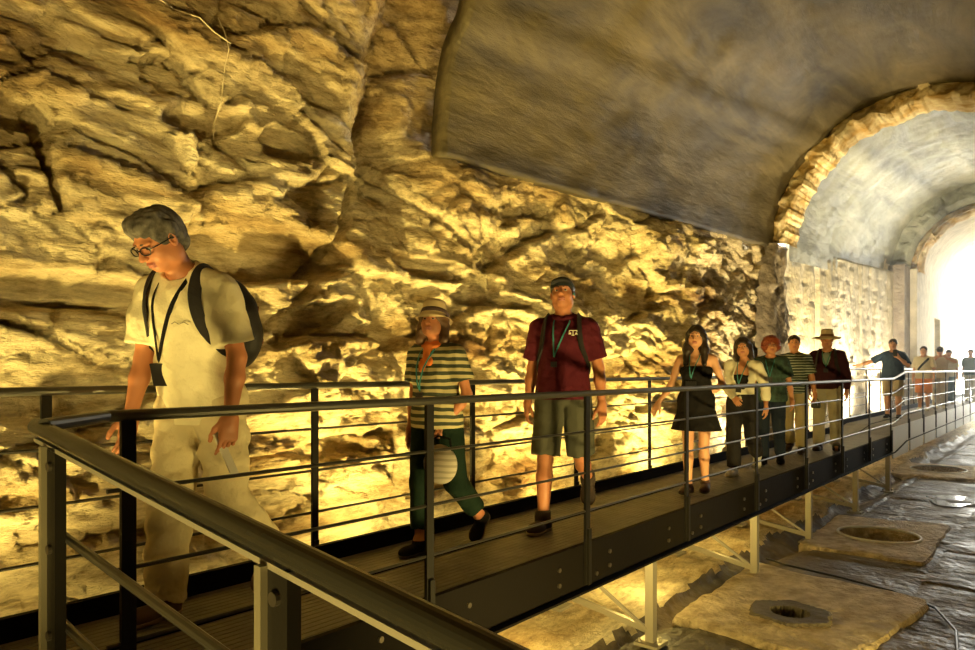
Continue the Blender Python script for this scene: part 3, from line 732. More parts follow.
def head_prims(c, R, s=1., fem=False):
    T = lambda x, y, z: c+R@(V3(x, y, z)*s)
    E = lambda x, y, z, a, b, d, k=.02, sub=False: ell(T(x, y, z), V3(a, b, d)*s, R, k, (), sub)
    P = [E(0, -.012, .030, .074, .095, .086), E(0, .024, -.035, .060, .066, .070, .03), E(0, .050, -.080, .032 if fem else .038, .030, .024, .03)]
    for q in (-1, 1): P += [E(q*.042, .050, -.028, .022, .026, .028, .02), E(q*.052, .0, -.062, .018, .035, .03, .03)]
    P += [E(0, .074, .030, .052, .016, .011, .015)]
    P += [E(q*.030, .096, .010, .017, .015, .009, .012, True) for q in (-1, 1)]
    P += [cone(T(0, .084, .018), T(0, .110, -.022), .0085*s, .0125*s, .010)]
    P += [E(q*.011, .100, -.026, .009, .010, .008, .006) for q in (-1, 1)]
    P += [E(0, .088, -.0535, .024, .012, .0055, .004), E(0, .086, -.065, .021, .012, .0065, .004), E(0, .097, -.0592, .024, .006, .0014, .002, True)]
    for q in (-1, 1): P += [E(q*.078, -.008, .000, .009, .018, .031, .006), E(q*.081, -.004, .004, .006, .010, .018, .004, True)]
    return P
SKINS = {}
def skin(col):
    k = 'skin_%02d_%02d_%02d' % tuple(int(c*100) for c in col)
    return mat(k, col, .5, spec=.4, bump=(60, .15, .002))
def fabric(name, col, rough=.85): return mat(name, col, rough, spec=.10, bump=(8, .8, .035))
EYEM = mat('eye_white', (.42, .38, .34), .3); IRIS = mat('iris', (.05, .03, .02), .2)

def ribbon(bm, pts, ctr, w, t):
    """flat strap through pts; ctr(p) gives the outward direction at p"""
    pts = [np.asarray(p, float) for p in pts]; q = []
    for a, b in zip(pts, pts[1:]):
        for k in range(3): q.append(a+(b-a)*k/3)
    q.append(pts[-1])
    for _ in range(2): q = [q[0]]+[(q[i-1]+2*q[i]+q[i+1])/4 for i in range(1, len(q)-1)]+[q[-1]]
    rows = []
    for i, p in enumerate(q):
        tn = unit(q[min(i+1, len(q)-1)]-q[max(i-1, 0)]); o = ctr(p); o = unit(o-tn*(o@tn)); sd = np.cross(tn, o)
        rows.append([bm.verts.new(Vector(p+sd*w/2*a+o*t/2*b)) for a, b in ((-1, -1), (1, -1), (1, 1), (-1, 1))])
    for A, B in zip(rows, rows[1:]):
        for k in range(4): bm.faces.new((A[k], A[(k+1) % 4], B[(k+1) % 4], B[k]))
    bm.faces.new(rows[0][::-1]); bm.faces.new(rows[-1])

class Fig:
    """skeleton from a pose: local x = the person's right, y = forward, z = up"""
    def __init__(f, H=1.75, lean=0, side=0, twist=0, head=(0, 0, 0), aR=None, aL=None, lR=None, lL=None, fat=1., shw=1., fem=False, belly=0., res=.012, neckfwd=.0):
        s = H/1.75; f.s = s; f.H = H; f.fem = fem; f.fat = fat; f.res = res; f.belly = belly
        f.T = rz(twist)@ry(side)@rx(-lean); T = f.T
        lR = lR or dict(th=(0, 0), kn=0); lL = lL or dict(th=(0, 0), kn=0)
        f.hip = {}; f.knee = {}; f.ank = {}; f.fdir = {}; f.sole_n = {}; low = 9
        for k, q, l in (('R', 1, lR), ('L', -1, lL)):
            a, o = l['th']; hp = V3(q*.092*s, 0, 0); td = unit(V3(q*math.sin(o), math.sin(a)*math.cos(o), -math.cos(a)*math.cos(o)))
            kn = hp+td*.44*s; b = a-l['kn']; sd = unit(V3(q*math.sin(o)*.5, math.sin(b), -math.cos(b))); an = kn+sd*.41*s
            pitch = l.get('foot', 0); yaw = l.get('yaw', .12)*q; fd = V3(math.sin(yaw)*math.cos(pitch), math.cos(yaw)*math.cos(pitch), math.sin(pitch))
            f.hip[k], f.knee[k], f.ank[k], f.fdir[k] = hp, kn, an, fd
            up = unit(np.cross(np.cross(fd, V3(0, 0, 1)), fd)); f.sole_n[k] = up
            for pnt in (an-up*.087*s-fd*.05*s, an-up*.087*s+fd*.19*s): low = min(low, pnt[2])
        f.z0 = -low
        for D in (f.hip, f.knee, f.ank):
            for k in D: D[k] = D[k]+V3(0, 0, f.z0)
        f.pel = V3(0, 0, f.z0+.02*s)
        tp = lambda x, y, z: f.pel+T@(V3(x, y, z)*s)
        f.tp = tp; f.chest = tp(0, 0, .34); f.neck = tp(0, -.01, .535)
        sw = .174*shw; f.sh = {}; f.el = {}; f.wr = {}; f.hd = {}; f.hn = {}; f.ht = {}; f.curl = {}
        for k, q, a in (('R', 1, aR), ('L', -1, aL)):
            a = a or {}
            s0 = tp(q*sw, -.01, .448); up = a.get('up', (.12, .0)); fo = a.get('fo', (.08, .15))   # (outward, forward)
            ud = unit(V3(q*math.sin(up[0]), math.sin(up[1])*math.cos(up[0]), -math.cos(up[1])*math.cos(up[0])))
            fd = unit(V3(q*math.sin(fo[0]), math.sin(fo[1])*math.cos(fo[0]), -math.cos(fo[1])*math.cos(fo[0])))
            f.sh[k] = s0; f.el[k] = s0+ud*.285*s; f.wr[k] = f.el[k]+fd*.25*s
            f.hd[k] = unit(np.array(a['hd'], float)) if 'hd' in a else unit(fd+V3(0, 0, -.25))
            f.hn[k] = np.array(a.get('hn', (-q, -.25, 0)), float); f.ht[k] = np.array(a.get('ht', (-q*.15, 1, .1)), float); f.curl[k] = a.get('curl', .38)
        f.HR = rz(head[1])@ry(head[2])@rx(head[0])                  # pitch(+ up), yaw, tilt
        f.hc = f.neck+T@V3(0, (.025+neckfwd)*s, .055*s)+f.HR@V3(0, .018*s, .088*s)
    def torso(f, g=0.):
        s, w, T, tp = f.s, f.fat, f.T, f.tp; fm = f.fem
        P = [ell(tp(0, 0, .02), V3((.165 if fm else .155)*w, .112*w, .115)*s, T, .05),
             ell(tp(0, .01, .16), V3((.128 if fm else .142)*w, .098*w+.3*f.belly, .12)*s, T, .06),
             ell(tp(0, .0, .33), V3((.145 if fm else .163)*w, .105*w, .155)*s, T, .06),
             ell(tp(0, -.01, .42), V3(.145 if fm else .160, .078, .070)*s, T, .05)]
        if f.belly: P.append(ell(tp(0, .05, .12), V3(.13, .06+f.belly, .12)*s, T, .06))
        if fm: P += [ell(tp(q*.068, .078, .32), V3(.058, .052, .055)*s, T, .03) for q in (-1, 1)]
        P += [cone(tp(0, -.02, .512), tp(q*.140, -.012, .452), .050*s, .050*s, .03) for q in (-1, 1)]
        return P
    def arm(f, k, g=0., cuts=(), upto=1., only_upper=False):
        s = f.s; m = (.88 if f.fem else 1.)*(.5+.5*f.fat); a, b, c = f.sh[k], f.el[k], f.wr[k]
        P = [cone(a, a+(b-a)*.45, .050*s*m+g, .046*s*m+g, .03, cuts=cuts), cone(a+(b-a)*.45, b, .046*s*m+g, .037*s*m+g, .02, cuts=cuts)]
        if not only_upper:
            P += [cone(b, b+(c-b)*.35, .038*s*m+g, .040*s*m+g, .02, cuts=cuts), cone(b+(c-b)*.35, c, .040*s*m+g, .026*s*m+g, .02, cuts=cuts)]
        return P
    def leg(f, k, g=0., cuts=()):
        s = f.s; m = .5+.5*f.fat; h, kn, an = f.hip[k], f.knee[k], f.ank[k]
        mid = kn+(an-kn)*.32+np.cross(unit(an-kn), V3(1, 0, 0))*(-.012*s)
        return [cone(h, h+(kn-h)*.5, .088*s*m+g, .072*s*m+g, .04, cuts=cuts), cone(h+(kn-h)*.5, kn, .072*s*m+g, .054*s*m+g, .03, cuts=cuts),
                cone(kn, mid, .052*s*m+g, .056*s*m+g, .02, cuts=cuts), cone(mid, an, .056*s*m+g, .036*s*m+g, .02, cuts=cuts)]
    def neckp(f): return [cone(f.neck-f.T@V3(0, 0, .04*f.s), f.hc+f.HR@(V3(0, -.022, -.055)*f.s), .060*f.s*(.85 if f.fem else 1), .053*f.s*(.85 if f.fem else 1), .03)]
    def foot(f, k, g=0.):
        s, a, d, u = f.s, f.ank[k], f.fdir[k], f.sole_n[k]
        return [cone(a-d*.012*s-u*.045*s, a+d*.02*s+u*.01*s, .042*s+g, .040*s+g, .02), cone(a-d*.02*s-u*.052*s, a+d*.15*s-u*.060*s, .036*s+g, .034*s+g, .03),
                ell(a+d*.12*s-u*.052*s, V3(.048*s+g, .075*s+g, .030*s+g), np.stack([np.cross(d, u), d, u], 1), .02)]
    def build(f, loc, yaw, skincol, lips=(.45, .16, .12)):
        s = f.s; res = f.res
        body = f.torso()+f.neckp()
        for k in 'RL': body += f.arm(k)+f.leg(k)+f.foot(k)
        head = head_prims(f.hc, f.HR, s, f.fem)+f.neckp()
        parts = [(body, res, (), None, 0.), (head, min(res*.5, .006), (), None, 0.)]
        for k in 'RL':
            W = f.wr[k]; hp = hand_prims(W, f.hd[k], f.hn[k], f.ht[k], s*(.93 if f.fem else 1.02), f.curl[k])
            fo = unit(W-f.el[k]); m = (.88 if f.fem else 1.)*(.5+.5*f.fat)
            hp += [cone(W-fo*.05*s, W, .0275*s*m, .026*s*m, .02), cone(W, W+unit(f.hd[k])*.03*s, .025*s*m, .024*s, .02)]
            parts.append((hp, .004 if res < .011 else .005, (), None, 0.))
        hc, HR = f.hc, f.HR
        def gm(c):
            q = ((c-hc)@HR)/s
            return ((np.abs(q[:, 0]) < .024) & (q[:, 1] > .078) & (q[:, 2] < -.047) & (q[:, 2] > -.072)).astype(int)
        o = sdf_mesh('person', parts, [skin(skincol), mat('lips_%02d' % int(lips[0]*100), lips, .45)], None, gm)
        o.location = loc; o.rotation_euler = (0, 0, PI+yaw); f.o = o; f.o.name = 'person'
        for q in (-1, 1):
            P = [ell(hc+HR@(V3(q*.030, .0775, .008)*s), V3(.0125, .0115, .0068)*s)]
            e = sdf_mesh('eye', [(P, .003, (), None, 0.)], [EYEM, IRIS], o, lambda c, q=q: ((((c-hc)@HR)/s-V3(q*.030, .089, .008))**2).sum(1) < .0075**2)
        return o
    def brows(f, m):
        P = [cone(f.hc+f.HR@(V3(q*.014, .089, .030)*f.s), f.hc+f.HR@(V3(q*.046, .076, .032)*f.s), .0045*f.s, .003*f.s, .003) for q in (-1, 1)]
        return sdf_mesh('eyebrows', [(P, .003, (), None, 0.)], m, f.o)
    def wrinkle(f, amp, fr=22, seed=0):
        r = np.random.RandomState(seed); ks = r.randn(5, 3)*V3(1, 1, .55)*fr; ph = r.rand(5)*6
        def w_(P):
            q = P+.03*np.sin(P[..., [1, 2, 0]]*14+seed)
            return -sum(np.abs(np.sin(q@k+p)) for k, p in zip(ks, ph))*amp/3+amp*.6
        return w_
    def shirt(f, m, g=.014, sleeve=.62, hem=-.03, name='shirt', neck=.515, long=False, loose=.0, wr=.010, vneck=False, seed=0, tank=False):
        s = f.s; P = f.torso()
        if loose: P.append(cone(f.tp(0, .01, .0), f.tp(0, .0, .35), (.13+loose)*s*f.fat, .13*s*f.fat, .05, flat=(f.T@V3(0, 1, 0), .74)))
        if hem < -.02: P.append(cone(f.tp(0, .0, hem), f.tp(0, .0, .1), (.155+loose)*s*f.fat, .14*s*f.fat, .05, flat=(f.T@V3(0, 1, 0), .72)))
        if not tank:
            for k in 'RL':
                a, b = f.sh[k], f.el[k]
                if long: P += f.arm(k, .008)
                else:
                    c = a+(b-a)*sleeve; d = unit(b-a)
                    P += [cone(a, a+(b-a)*(sleeve+.12), .052*s, .062*s, .03, cuts=[(c, d)])]
        cuts = [(f.tp(0, 0, hem), f.T@V3(0, 0, -1)), (f.tp(0, 0, .555 if neck > .5 else neck), unit(f.T@V3(0, .45, 1)))]
        if neck > .5: P.append(ell(f.tp(0, .022, .560), V3(.074, .080, .052)*s, f.T, .006, (), True))
        parts = [(P, f.res, cuts, f.wrinkle(wr, seed=seed) if wr else None, g)]
        return sdf_mesh(name, parts, m, f.o)
    def collar(f, m):
        s = f.s; P = [ell(f.tp(0, .0, .528), V3(.088, .084, .036)*s, f.T@rx(-.35), .01), ell(f.tp(0, .0, .55), V3(.064, .060, .08)*s, f.T, .005, (), True), cone(f.tp(0, .07, .56), f.tp(0, .11, .47), .03*s, .008*s, .005, sub=True)]
        return sdf_mesh('collar', [(P, .006, (), None, 0.)], m, f.o)
    def trousers(f, m, g=.012, to=1., flare=0., name='trousers', wr=.010, seed=3, top=.10):
        s = f.s; P = [f.torso()[0], f.torso()[1]]; cuts = [(f.tp(0, 0, top), f.T@V3(0, 0, 1))]
        for k in 'RL':
            h, kn, an = f.hip[k], f.knee[k], f.ank[k]
            if to <= .5:
                e = h+(kn-h)*to*2; d = unit(kn-h); P += [cone(h, e+(kn-h)*.1, .088*s*(.5+.5*f.fat), (.076+flare)*s, .012, cuts=[(e, d)])]
            else:
                e = kn+(an-kn)*(to-.5)*2; d = unit(an-kn)
                P += [cone(h, kn, .087*s*(.5+.5*f.fat), (.060+flare*.5)*s, .015, cuts=()), cone(kn, e+d*.03, (.060+flare*.5)*s, (.048+flare)*s, .015, cuts=[(e, d)])]
        return sdf_mesh(name, [(P, f.res, cuts, f.wrinkle(wr, 20, seed) if wr else None, g)], m, f.o)
    def shoe(f, k, m, msole, g=.006, high=False, lift=.0):
        s, a, d, u = f.s, f.ank[k], f.fdir[k], f.sole_n[k]
        top = a+u*(.055 if high else .012)*s; bot = a-u*.078*s
        P = f.foot(k, g)
        if high: P.append(cone(a-u*.02*s, a+u*.06*s, .044*s+g, .044*s+g, .02))
        o = sdf_mesh('shoe', [(P, min(f.res, .008), [(top, u), (bot, -u)], None, 0.)], m, f.o)
        P = f.foot(k, g+.006)
        sdf_mesh('sole', [(P, min(f.res, .007), [(a-u*.064*s, u), (a-u*.086*s, -u)], None, 0.)], msole, o)
        return o
    def hair(f, m, style='short', name='hair', seed=1, vol=1.):
        s, c, R = f.s, f.hc, f.HR; T = lambda x, y, z: c+R@(V3(x, y, z)*s)
        E = lambda x, y, z, a, b, d, k=.02, sub=False: ell(T(x, y, z), V3(a, b, d)*s, R, k, (), sub)
        rn = f.wrinkle({'curly': .026, 'wavy': .012}.get(style, .010), {'curly': 55, 'wavy': 45}.get(style, 34), seed)
        cuts = []
        if style == 'short':
            P = [E(0, -.024, .040, .083*vol, .098*vol, .088*vol)]
            P += [E(0, .078, -.035, .10, .085, .080, .012, True)]
            P += [E(0, -.02, -.10, .12, .2, .07, .02, True)]
        elif style == 'wavy':                                        # full swept-back hair with a lifted front
            P = [E(0, -.024, .040, .082, .101, .089), E(0, .052, .088, .058, .036, .026, .02), E(.025, .02, .105, .045, .06, .024, .02), E(-.03, .0, .105, .04, .06, .02, .02), E(0, -.080, -.02, .060, .036, .06, .03)]
            P += [E(0, .088, -.030, .10, .080, .085, .012, True)]
        elif style == 'long':
            P = [E(0, -.022, .036, .088, .104, .094)]
            for q in (-1, 1): P += [cone(T(q*.070, -.02, .02), T(q*.088, .01, -.13), .032*s, .038*s, .03), cone(T(q*.088, .01, -.13), T(q*.095, .045, -.28), .038*s, .020*s, .03)]
            P += [cone(T(0, -.06, .0), T(0, -.07, -.22), .075*s, .055*s, .04)]
            P += [E(0, .095, -.020, .060, .075, .088, .015, True)]
        elif style == 'bob':
            P = [E(0, -.02, .036, .092, .104, .096)]
            for q in (-1, 1): P += [cone(T(q*.072, -.02, .02), T(q*.090, .005, -.13), .034*s, .030*s, .03)]
            P += [cone(T(0, -.06, .0), T(0, -.065, -.12), .075*s, .05*s, .04), E(0, .095, -.022, .058, .075, .085, .015, True)]
        elif style == 'curly':
            P = [E(0, -.02, .036, .098, .106, .092), E(.06, -.01, .0, .05, .07, .06), E(-.06, -.01, .0, .05, .07, .06), E(0, -.06, -.04, .08, .05, .06)]
            P += [E(0, .10, -.022, .060, .075, .082, .012, True)]
        return sdf_mesh(name, [(P, min(f.res, .008)*.8, cuts, rn, 0.)], m, f.o)
    def cap(f, m, mbrim):
        s, c, R = f.s, f.hc, f.HR; T = lambda x, y, z: c+R@(V3(x, y, z)*s)
        o = sdf_mesh('cap', [([ell(T(0, -.014, .040), V3(.086, .103, .092)*s, R)], .006, [(T(0, 0, .040), R@V3(0, -.15, -1))], None, 0.)], m, f.o)
        P = [ell(T(0, .095, .052), V3(.068, .068, .040)*s, R), ell(T(0, .088, .020), V3(.09, .10, .045)*s, R, .004, (), True)]
        sdf_mesh('brim', [(P, .005, [(T(0, .07, 0), R@V3(0, -1, 0)), (T(0, 0, .074), R@V3(0, .0, 1))], None, 0.)], mbrim, o); return o
    def brimhat(f, m, mband, rb=.16, droop=.03, hh=.10, tilt=-.08):
        s, c = f.s, f.hc; R = f.HR@rx(tilt); bm = bmesh.new(); n = 48
        prof = [(rb, -droop-.004), (rb*.8, -droop*.45), (.100, .004), (.093, .030), (.088, hh*.7), (.078, hh*.93), (.05, hh), (.001, hh*.97)]
        inn = [(.092, .0), (rb*.8, -droop*.45-.008), (rb, -droop-.004)]
        rows = []
        for r, z in inn[:1]+inn[1:2]+prof:
            rows.append([bm.verts.new(c+R@(V3(r*math.cos(a)*.93, r*math.sin(a)*1.08-.012, z+.052+(.012 if r > .12 else 0)*math.cos(2*a))*s)) for a in [2*PI*k/n for k in range(n)]])
        for A, B in zip(rows, rows[1:]):
            for k in range(n): bm.faces.new((A[k], A[(k+1) % n], B[(k+1) % n], B[k]))
        o = bm_obj('hat', bm, m, f.o, True)
        bm = bmesh.new(); rows = []
        for r, z in ((.101, .004), (.103, .008), (.0955, .034), (.092, .036)):
            rows.append([bm.verts.new(c+R@(V3(r*math.cos(a)*.93, r*math.sin(a)*1.08-.012, z+.052)*s)) for a in [2*PI*k/n for k in range(n)]])
        for A, B in zip(rows, rows[1:]):
            for k in range(n): bm.faces.new((A[k], A[(k+1) % n], B[(k+1) % n], B[k]))
        bm_obj('hat_band', bm, mband, o, True); return o
    def glasses(f, m, mlens=None):
        s, c, R = f.s, f.hc, f.HR; T = lambda x, y, z: Vector(c+R@(V3(x, y, z)*s)); bm = bmesh.new()
        for q in (-1, 1):
            pts = [T(q*.033+.0235*abs(math.cos(a))**.7*math.copysign(1, math.cos(a)), .106-.010*abs(q*.033+.0235*math.cos(a))/.05, .006+.0155*math.sin(a)) for a in [2*PI*k/20 for k in range(21)]]
            tube(bm, pts, .0028*s, 6, False)
            tube(bm, [T(q*.056, .096, .012), T(q*.078, .07, .013), T(q*.084, .0, .010), T(q*.082, -.03, -.005)], .0026*s, 6)
        tube(bm, [T(-.010, .106, .012), T(0, .110, .014), T(.010, .106, .012)], .0026*s, 6)
        o = bm_obj('glasses', bm, m, f.o, True)
        if mlens:
            for q in (-1, 1):
                bm = bmesh.new(); a_ = []; b_ = []
                for k in range(20):
                    a = 2*PI*k/20; x = q*.033+.0225*abs(math.cos(a))**.7*math.copysign(1, math.cos(a))
                    a_.append(bm.verts.new(T(x, .1055-.010*abs(x)/.05, .006+.0148*math.sin(a)))); b_.append(bm.verts.new(T(x, .1065-.010*abs(x)/.05, .006+.0148*math.sin(a))))
                bm.faces.new(a_); bm.faces.new(b_[::-1])
                for k in range(20): bm.faces.new((a_[k], a_[(k+1) % 20], b_[(k+1) % 20], b_[k]))
                bm_obj('lens', bm, mlens, o)
        return o
    def surf(f, x, z, off=.03):
        """point on the chest at torso coordinates x, z"""
        w = f.fat; rxx = .172*w; yy = .108*w*math.sqrt(max(.05, 1-min(.97, (x/rxx)**2)))
        if z > .40: yy *= max(.45, 1-(z-.40)*4.2)
        if z < .22: yy += f.belly*1.1*math.sin(min(1, max(0, (.28-z)/.16))*PI/2)
        if f.fem and .24 < z < .40 and abs(x) < .12: yy += .022
        return f.tp(x, yy+off, z)
    def outw(f, p):
        q = (np.asarray(p)-f.tp(0, 0, 0))@f.T; v = V3(q[0]*.8, q[1], max(0., q[2]/f.s-.47)*1.2); return f.T@unit(v+V3(0, 1e-4, 1e-4))
    def lanyard(f, m, mbadge, end=(.02, .16), w=.012, badge=(.035, .05), dx=.07):
        ex, ez = end; bm = bmesh.new()
        for q in (-1, 1):
            pts = [f.tp(q*.045, -.045, .555), f.tp(q*dx, .01, .53)]
            for t in (0, .2, .4, .6, .8, 1): pts.append(f.surf(lerp(q*dx*.9, ex, t), lerp(.47, ez, t), .030))
            ribbon(bm, pts, f.outw, w*f.s, .004)
        o = bm_obj('lanyard', bm, m, f.o)
        p = f.surf(ex, ez-.05, .036); bm = bmesh.new()
        box(bm, (-badge[0], -.006, -badge[1]), (badge[0], .006, badge[1]), Matrix.Translation(Vector(p)) @ Matrix(f.T.tolist()).to_4x4())
        bm_obj('badge', bm, mbadge, o); return o
    def belt_strap(f, m, q, name='strap'): pass

def to_world(f, p): return f.o.matrix_basis @ Vector(p)
def place_thing(f, o):
    """give a thing built in a person's local space that person's placement, staying top-level"""
    o.location = f.o.location; o.rotation_euler = f.o.rotation_euler; return o
def backpack(f, m, mtrim, label, size=(.15, .085, .22), drop=.30, group=None, sw=.05):
    s = f.s; T = f.T; c = f.tp(0, -.125-size[1]-.02, drop); root = empty('backpack'); place_thing(f, root); tag(root, label, 'backpack')
    P = [ell(c, V3(size[0]*1.15, size[1]*1.15, size[2]*1.12)*s, T, .03), ell(c+T@V3(0, 0, -.06), V3(size[0]*1.12, size[1]*1.2, size[2]*.8)*s, T, .03), ell(c+T@V3(0, -.06, -.08)*s, V3(size[0]*.8, .055, size[2]*.5)*s, T, .01)]
    b = sdf_mesh('bag', [(P, .009, [(c+T@V3(0, size[1]+.01, 0), T@V3(0, 1, 0))], f.wrinkle(.010, 18, 9), 0.)], m, root)
    bm = bmesh.new()
    for z in (.05, -.02, -.10):
        pts = [Vector(c+T@(V3(size[0]*1.11*math.sin(a), -size[1]*1.16*math.cos(a)-.01, z+.03*math.sin(3*a))*s)) for a in [-1.2+.24*k for k in range(11)]]
        tube(bm, pts, .005, 5)
    bm_obj('piping', bm, mtrim, root)
    for q in (-1, 1):
        bm = bmesh.new(); pts = [f.tp(q*.10, -.15, .42), f.tp(q*.105, -.10, .50), f.tp(q*.112, -.02, .548), f.tp(q*.116, .045, .525), f.surf(q*.122, .45, .040), f.surf(q*.128, .38, .038), f.surf(q*.140, .30, .036), f.tp(q*.180, .035, .20), f.tp(q*.185, -.05, .15), f.tp(q*.13, -.15, .12)]
        ribbon(bm, pts, f.outw, sw*s, .012); bm_obj('strap', bm, m, root)
    return root

# ------------------------------------------------------------------ the visitors
SK1 = (.50, .20, .095); SK2 = (.55, .25, .13); SK3 = (.62, .32, .18)
LANY = fabric('teal_ribbon', (.06, .24, .26)); BADGE = mat('badge_black', (.015, .015, .018), .35)
BLACKF = fabric('black_cloth', (.012, .011, .012)); SOLEW = mat('sole_pale', (.55, .50, .38), .6); SOLED = mat('sole_dark', (.10, .08, .06), .7)
HAIRD = mat('hair_dark', (.022, .012, .008), .45, bump=(70, .5, .004)); GREY = mat('hair_grey', (.035, .030, .025), .65, col2=(.15, .135, .115), noise=(26, 5), bump=(70, .6, .005))

# 1 - man in the cream T-shirt
f1 = Fig(1.99, lean=.25, head=(-.66, -.22, .0), fat=.98, res=.0085, neckfwd=.015,
         aR=dict(up=(.10, .05), fo=(.02, .28), hn=(1, -.2, 0), hd=(-.05, .25, -1), curl=.3), aL=dict(up=(.20, -.10), fo=(-.05, .12), hn=(1, -.5, 0), hd=(0, .12, -1), curl=[.25, .5, .75, .85]),
         lR=dict(th=(.16, .03), kn=.12, foot=0., yaw=.2), lL=dict(th=(-.10, .03), kn=.68, foot=-.75))
f1.build((-3.32, 1.74, 0), .42, SK1)
tag(f1.o, 'grey-haired man in cream T-shirt and pale trousers looking down, nearest of the walkers', 'person')
f1.brows(GREY); f1.hair(GREY, 'wavy'); f1.glasses(mat('glasses_black', (.02, .02, .025), .25))
CREAM = mat('cream_cotton', (.82, .74, .50), .85, spec=.15, bump=(7, .9, .045)); KHAKIP = mat('pale_khaki', (.70, .60, .38), .9, spec=.1, bump=(7, .9, .05))
f1.trousers(KHAKIP, g=.018, to=.975, flare=.014, wr=.022, seed=5)
sh = f1.shirt(CREAM, g=.016, sleeve=.72, hem=-.10, loose=.012, wr=.020, seed=4)
bm = bmesh.new(); tube(bm, [f1.surf(x, z, .046) for x, z in ((-.10, .33), (-.085, .342), (-.065, .335), (-.05, .345), (-.035, .338))], .002, 5)
bm_obj('chest_logo', bm, mat('logo_grey', (.30, .26, .16), .8), sh)
f1.shoe('L', mat('brown_suede', (.10, .055, .03), .8), mat('sole_tan', (.32, .20, .10), .7)); f1.shoe('R', MATS['brown_suede'], MATS['sole_tan'])
f1.lanyard(BLACKF, BADGE, end=(.09, .17), w=.016, badge=(.042, .055))
W = f1.wr['L']; fo = unit(W-f1.el['L']); bm = bmesh.new(); tube(bm, [W-fo*.045, W-fo*.015], .036, 16); bm_obj('watch', bm, BLACKM, f1.o)
backpack(f1, mat('pack_black', (.014, .011, .012), .7, bump=(30, .4, .01)), mat('pack_red', (.20, .045, .02), .6), 'black and red backpack on the back of the man in the cream T-shirt', size=(.15, .085, .20), drop=.27)
# folded paper in his left hand
bm = bmesh.new(); p = f1.wr['L']+V3(.03, .03, -.12); box(bm, (-.003, -.03, -.17), (.003, .025, .05), Matrix.Translation(Vector(p)) @ Matrix.Rotation(.3, 4, 'Y') @ Matrix.Rotation(-.25, 4, 'X'))
o = bm_obj('paper', bm, mat('white_paper', (.75, .72, .62), .7)); place_thing(f1, o); tag(o, 'folded white paper held in the hand of the man in the cream T-shirt', 'paper')

# 2 - woman in striped top and sun hat
f2 = Fig(1.62, lean=.04, head=(.12, .30, .0), fat=1.04, fem=True, res=.009,
         aR=dict(up=(.12, -.05), fo=(.05, .12), hn=(-1, 0, 0), curl=.3), aL=dict(up=(.25, -.12), fo=(-.50, .42), hd=(.35, .35, -.9), hn=(.8, -.6, 0), curl=.6),
         lR=dict(th=(.10, .02), kn=.08, foot=0., yaw=.1), lL=dict(th=(-.20, .02), kn=.62, foot=-.75))
f2.build((-3.20, 3.28, 0), .12, SK1)
tag(f2.o, 'woman in sun hat, green striped top and orange scarf carrying a round grey bag', 'person')
f2.hair(mat('hair_brown', (.10, .05, .025), .5, bump=(70, .5, .004)), 'bob'); f2.brows(HAIRD)
f2.brimhat(mat('straw_hat', (.50, .38, .21), .85, bump=(60, .4, .004)), mat('band_dark', (.06, .035, .03), .8), rb=.138, droop=.040, hh=.105, tilt=.10)
f2.trousers(fabric('dark_green_cloth', (.009, .020, .013)), g=.016, to=.86, flare=.008, wr=.008)
f2.shirt(stripes('green_stripes', (.50, .44, .24), (.035, .045, .028), 22, .52), g=.014, sleeve=.60, hem=-.06, loose=.012, wr=.007)
for k in 'RL': f2.shoe(k, BLACKF, SOLED, high=False)
ORG = fabric('orange_silk', (.70, .20, .05), .6)
P = [ell(f2.tp(0, -.0, .525), V3(.088, .080, .026), f2.T@rx(-.3), .01), ell(f2.tp(0, .070, .49), V3(.03, .024, .026), f2.T, .01), cone(f2.tp(.0, .085, .48), f2.tp(.012, .125, .37), .022, .030, .01, flat=(f2.T@V3(0, 1, 0), .5)), cone(f2.tp(.0, .085, .48), f2.tp(-.035, .12, .40), .020, .026, .01, flat=(f2.T@V3(0, 1, 0), .5))]
sdf_mesh('scarf', [(P, .006, (), f2.wrinkle(.008, 40, 2), 0.)], ORG, f2.o)
f2.lanyard(LANY, BADGE, end=(.035, .20), w=.010, badge=(.028, .04), dx=.06)
GREYC = stripes('grey_quilt', (.40, .36, .30), (.27, .24, .20), 26, .4)
hdp = f2.wr['L']+unit(f2.hd['L'])*.09
P = [ell(hdp+V3(-.05, .05, -.17), V3(.125, .06, .125), ry(.3), .02)]
o = sdf_mesh('shoulder_bag', [(P, .008, (), None, 0.)], GREYC); place_thing(f2, o); tag(o, 'round grey quilted bag at the hip of the woman in the sun hat', 'bag')
bm = bmesh.new(); c = hdp+V3(-.05, .05, -.17); tube(bm, [c+V3(-.09, 0, .07), c+V3(-.06, -.02, .16), hdp+V3(.0, .01, .0), c+V3(.07, -.02, .15), c+V3(.09, 0, .08)], .007, 6); bm_obj('bag_handle', bm, BLACKF, o)

# 3 - man in maroon polo and cap
f3 = Fig(1.90, lean=-.03, head=(.22, .05, .06), fat=1.0, res=.009,
         aR=dict(up=(.18, -.10), fo=(.10, .22), hn=(-1, -.4, 0), curl=.4), aL=dict(up=(.24, -.06), fo=(.10, .10), hn=(1, -.6, 0), curl=.35),
         lR=dict(th=(.16, .05), kn=.10, foot=0., yaw=.25), lL=dict(th=(-.20, .05), kn=.85, foot=-.95))
f3.build((-2.98, 4.42, 0), .45, SK1)
tag(f3.o, 'tall man in maroon polo, dark cap and grey shorts with his chin raised', 'person')
f3.hair(HAIRD, 'short', vol=.98); f3.brows(HAIRD); f3.cap(mat('cap_dark', (.02, .025, .028), .8), mat('cap_brim', (.02, .02, .024), .8))
MAROON = fabric('maroon_pique', (.085, .012, .022)); f3.trousers(fabric('grey_shorts_cloth', (.085, .085, .065)), g=.012, to=.46, flare=.010, wr=.012, name='shorts')
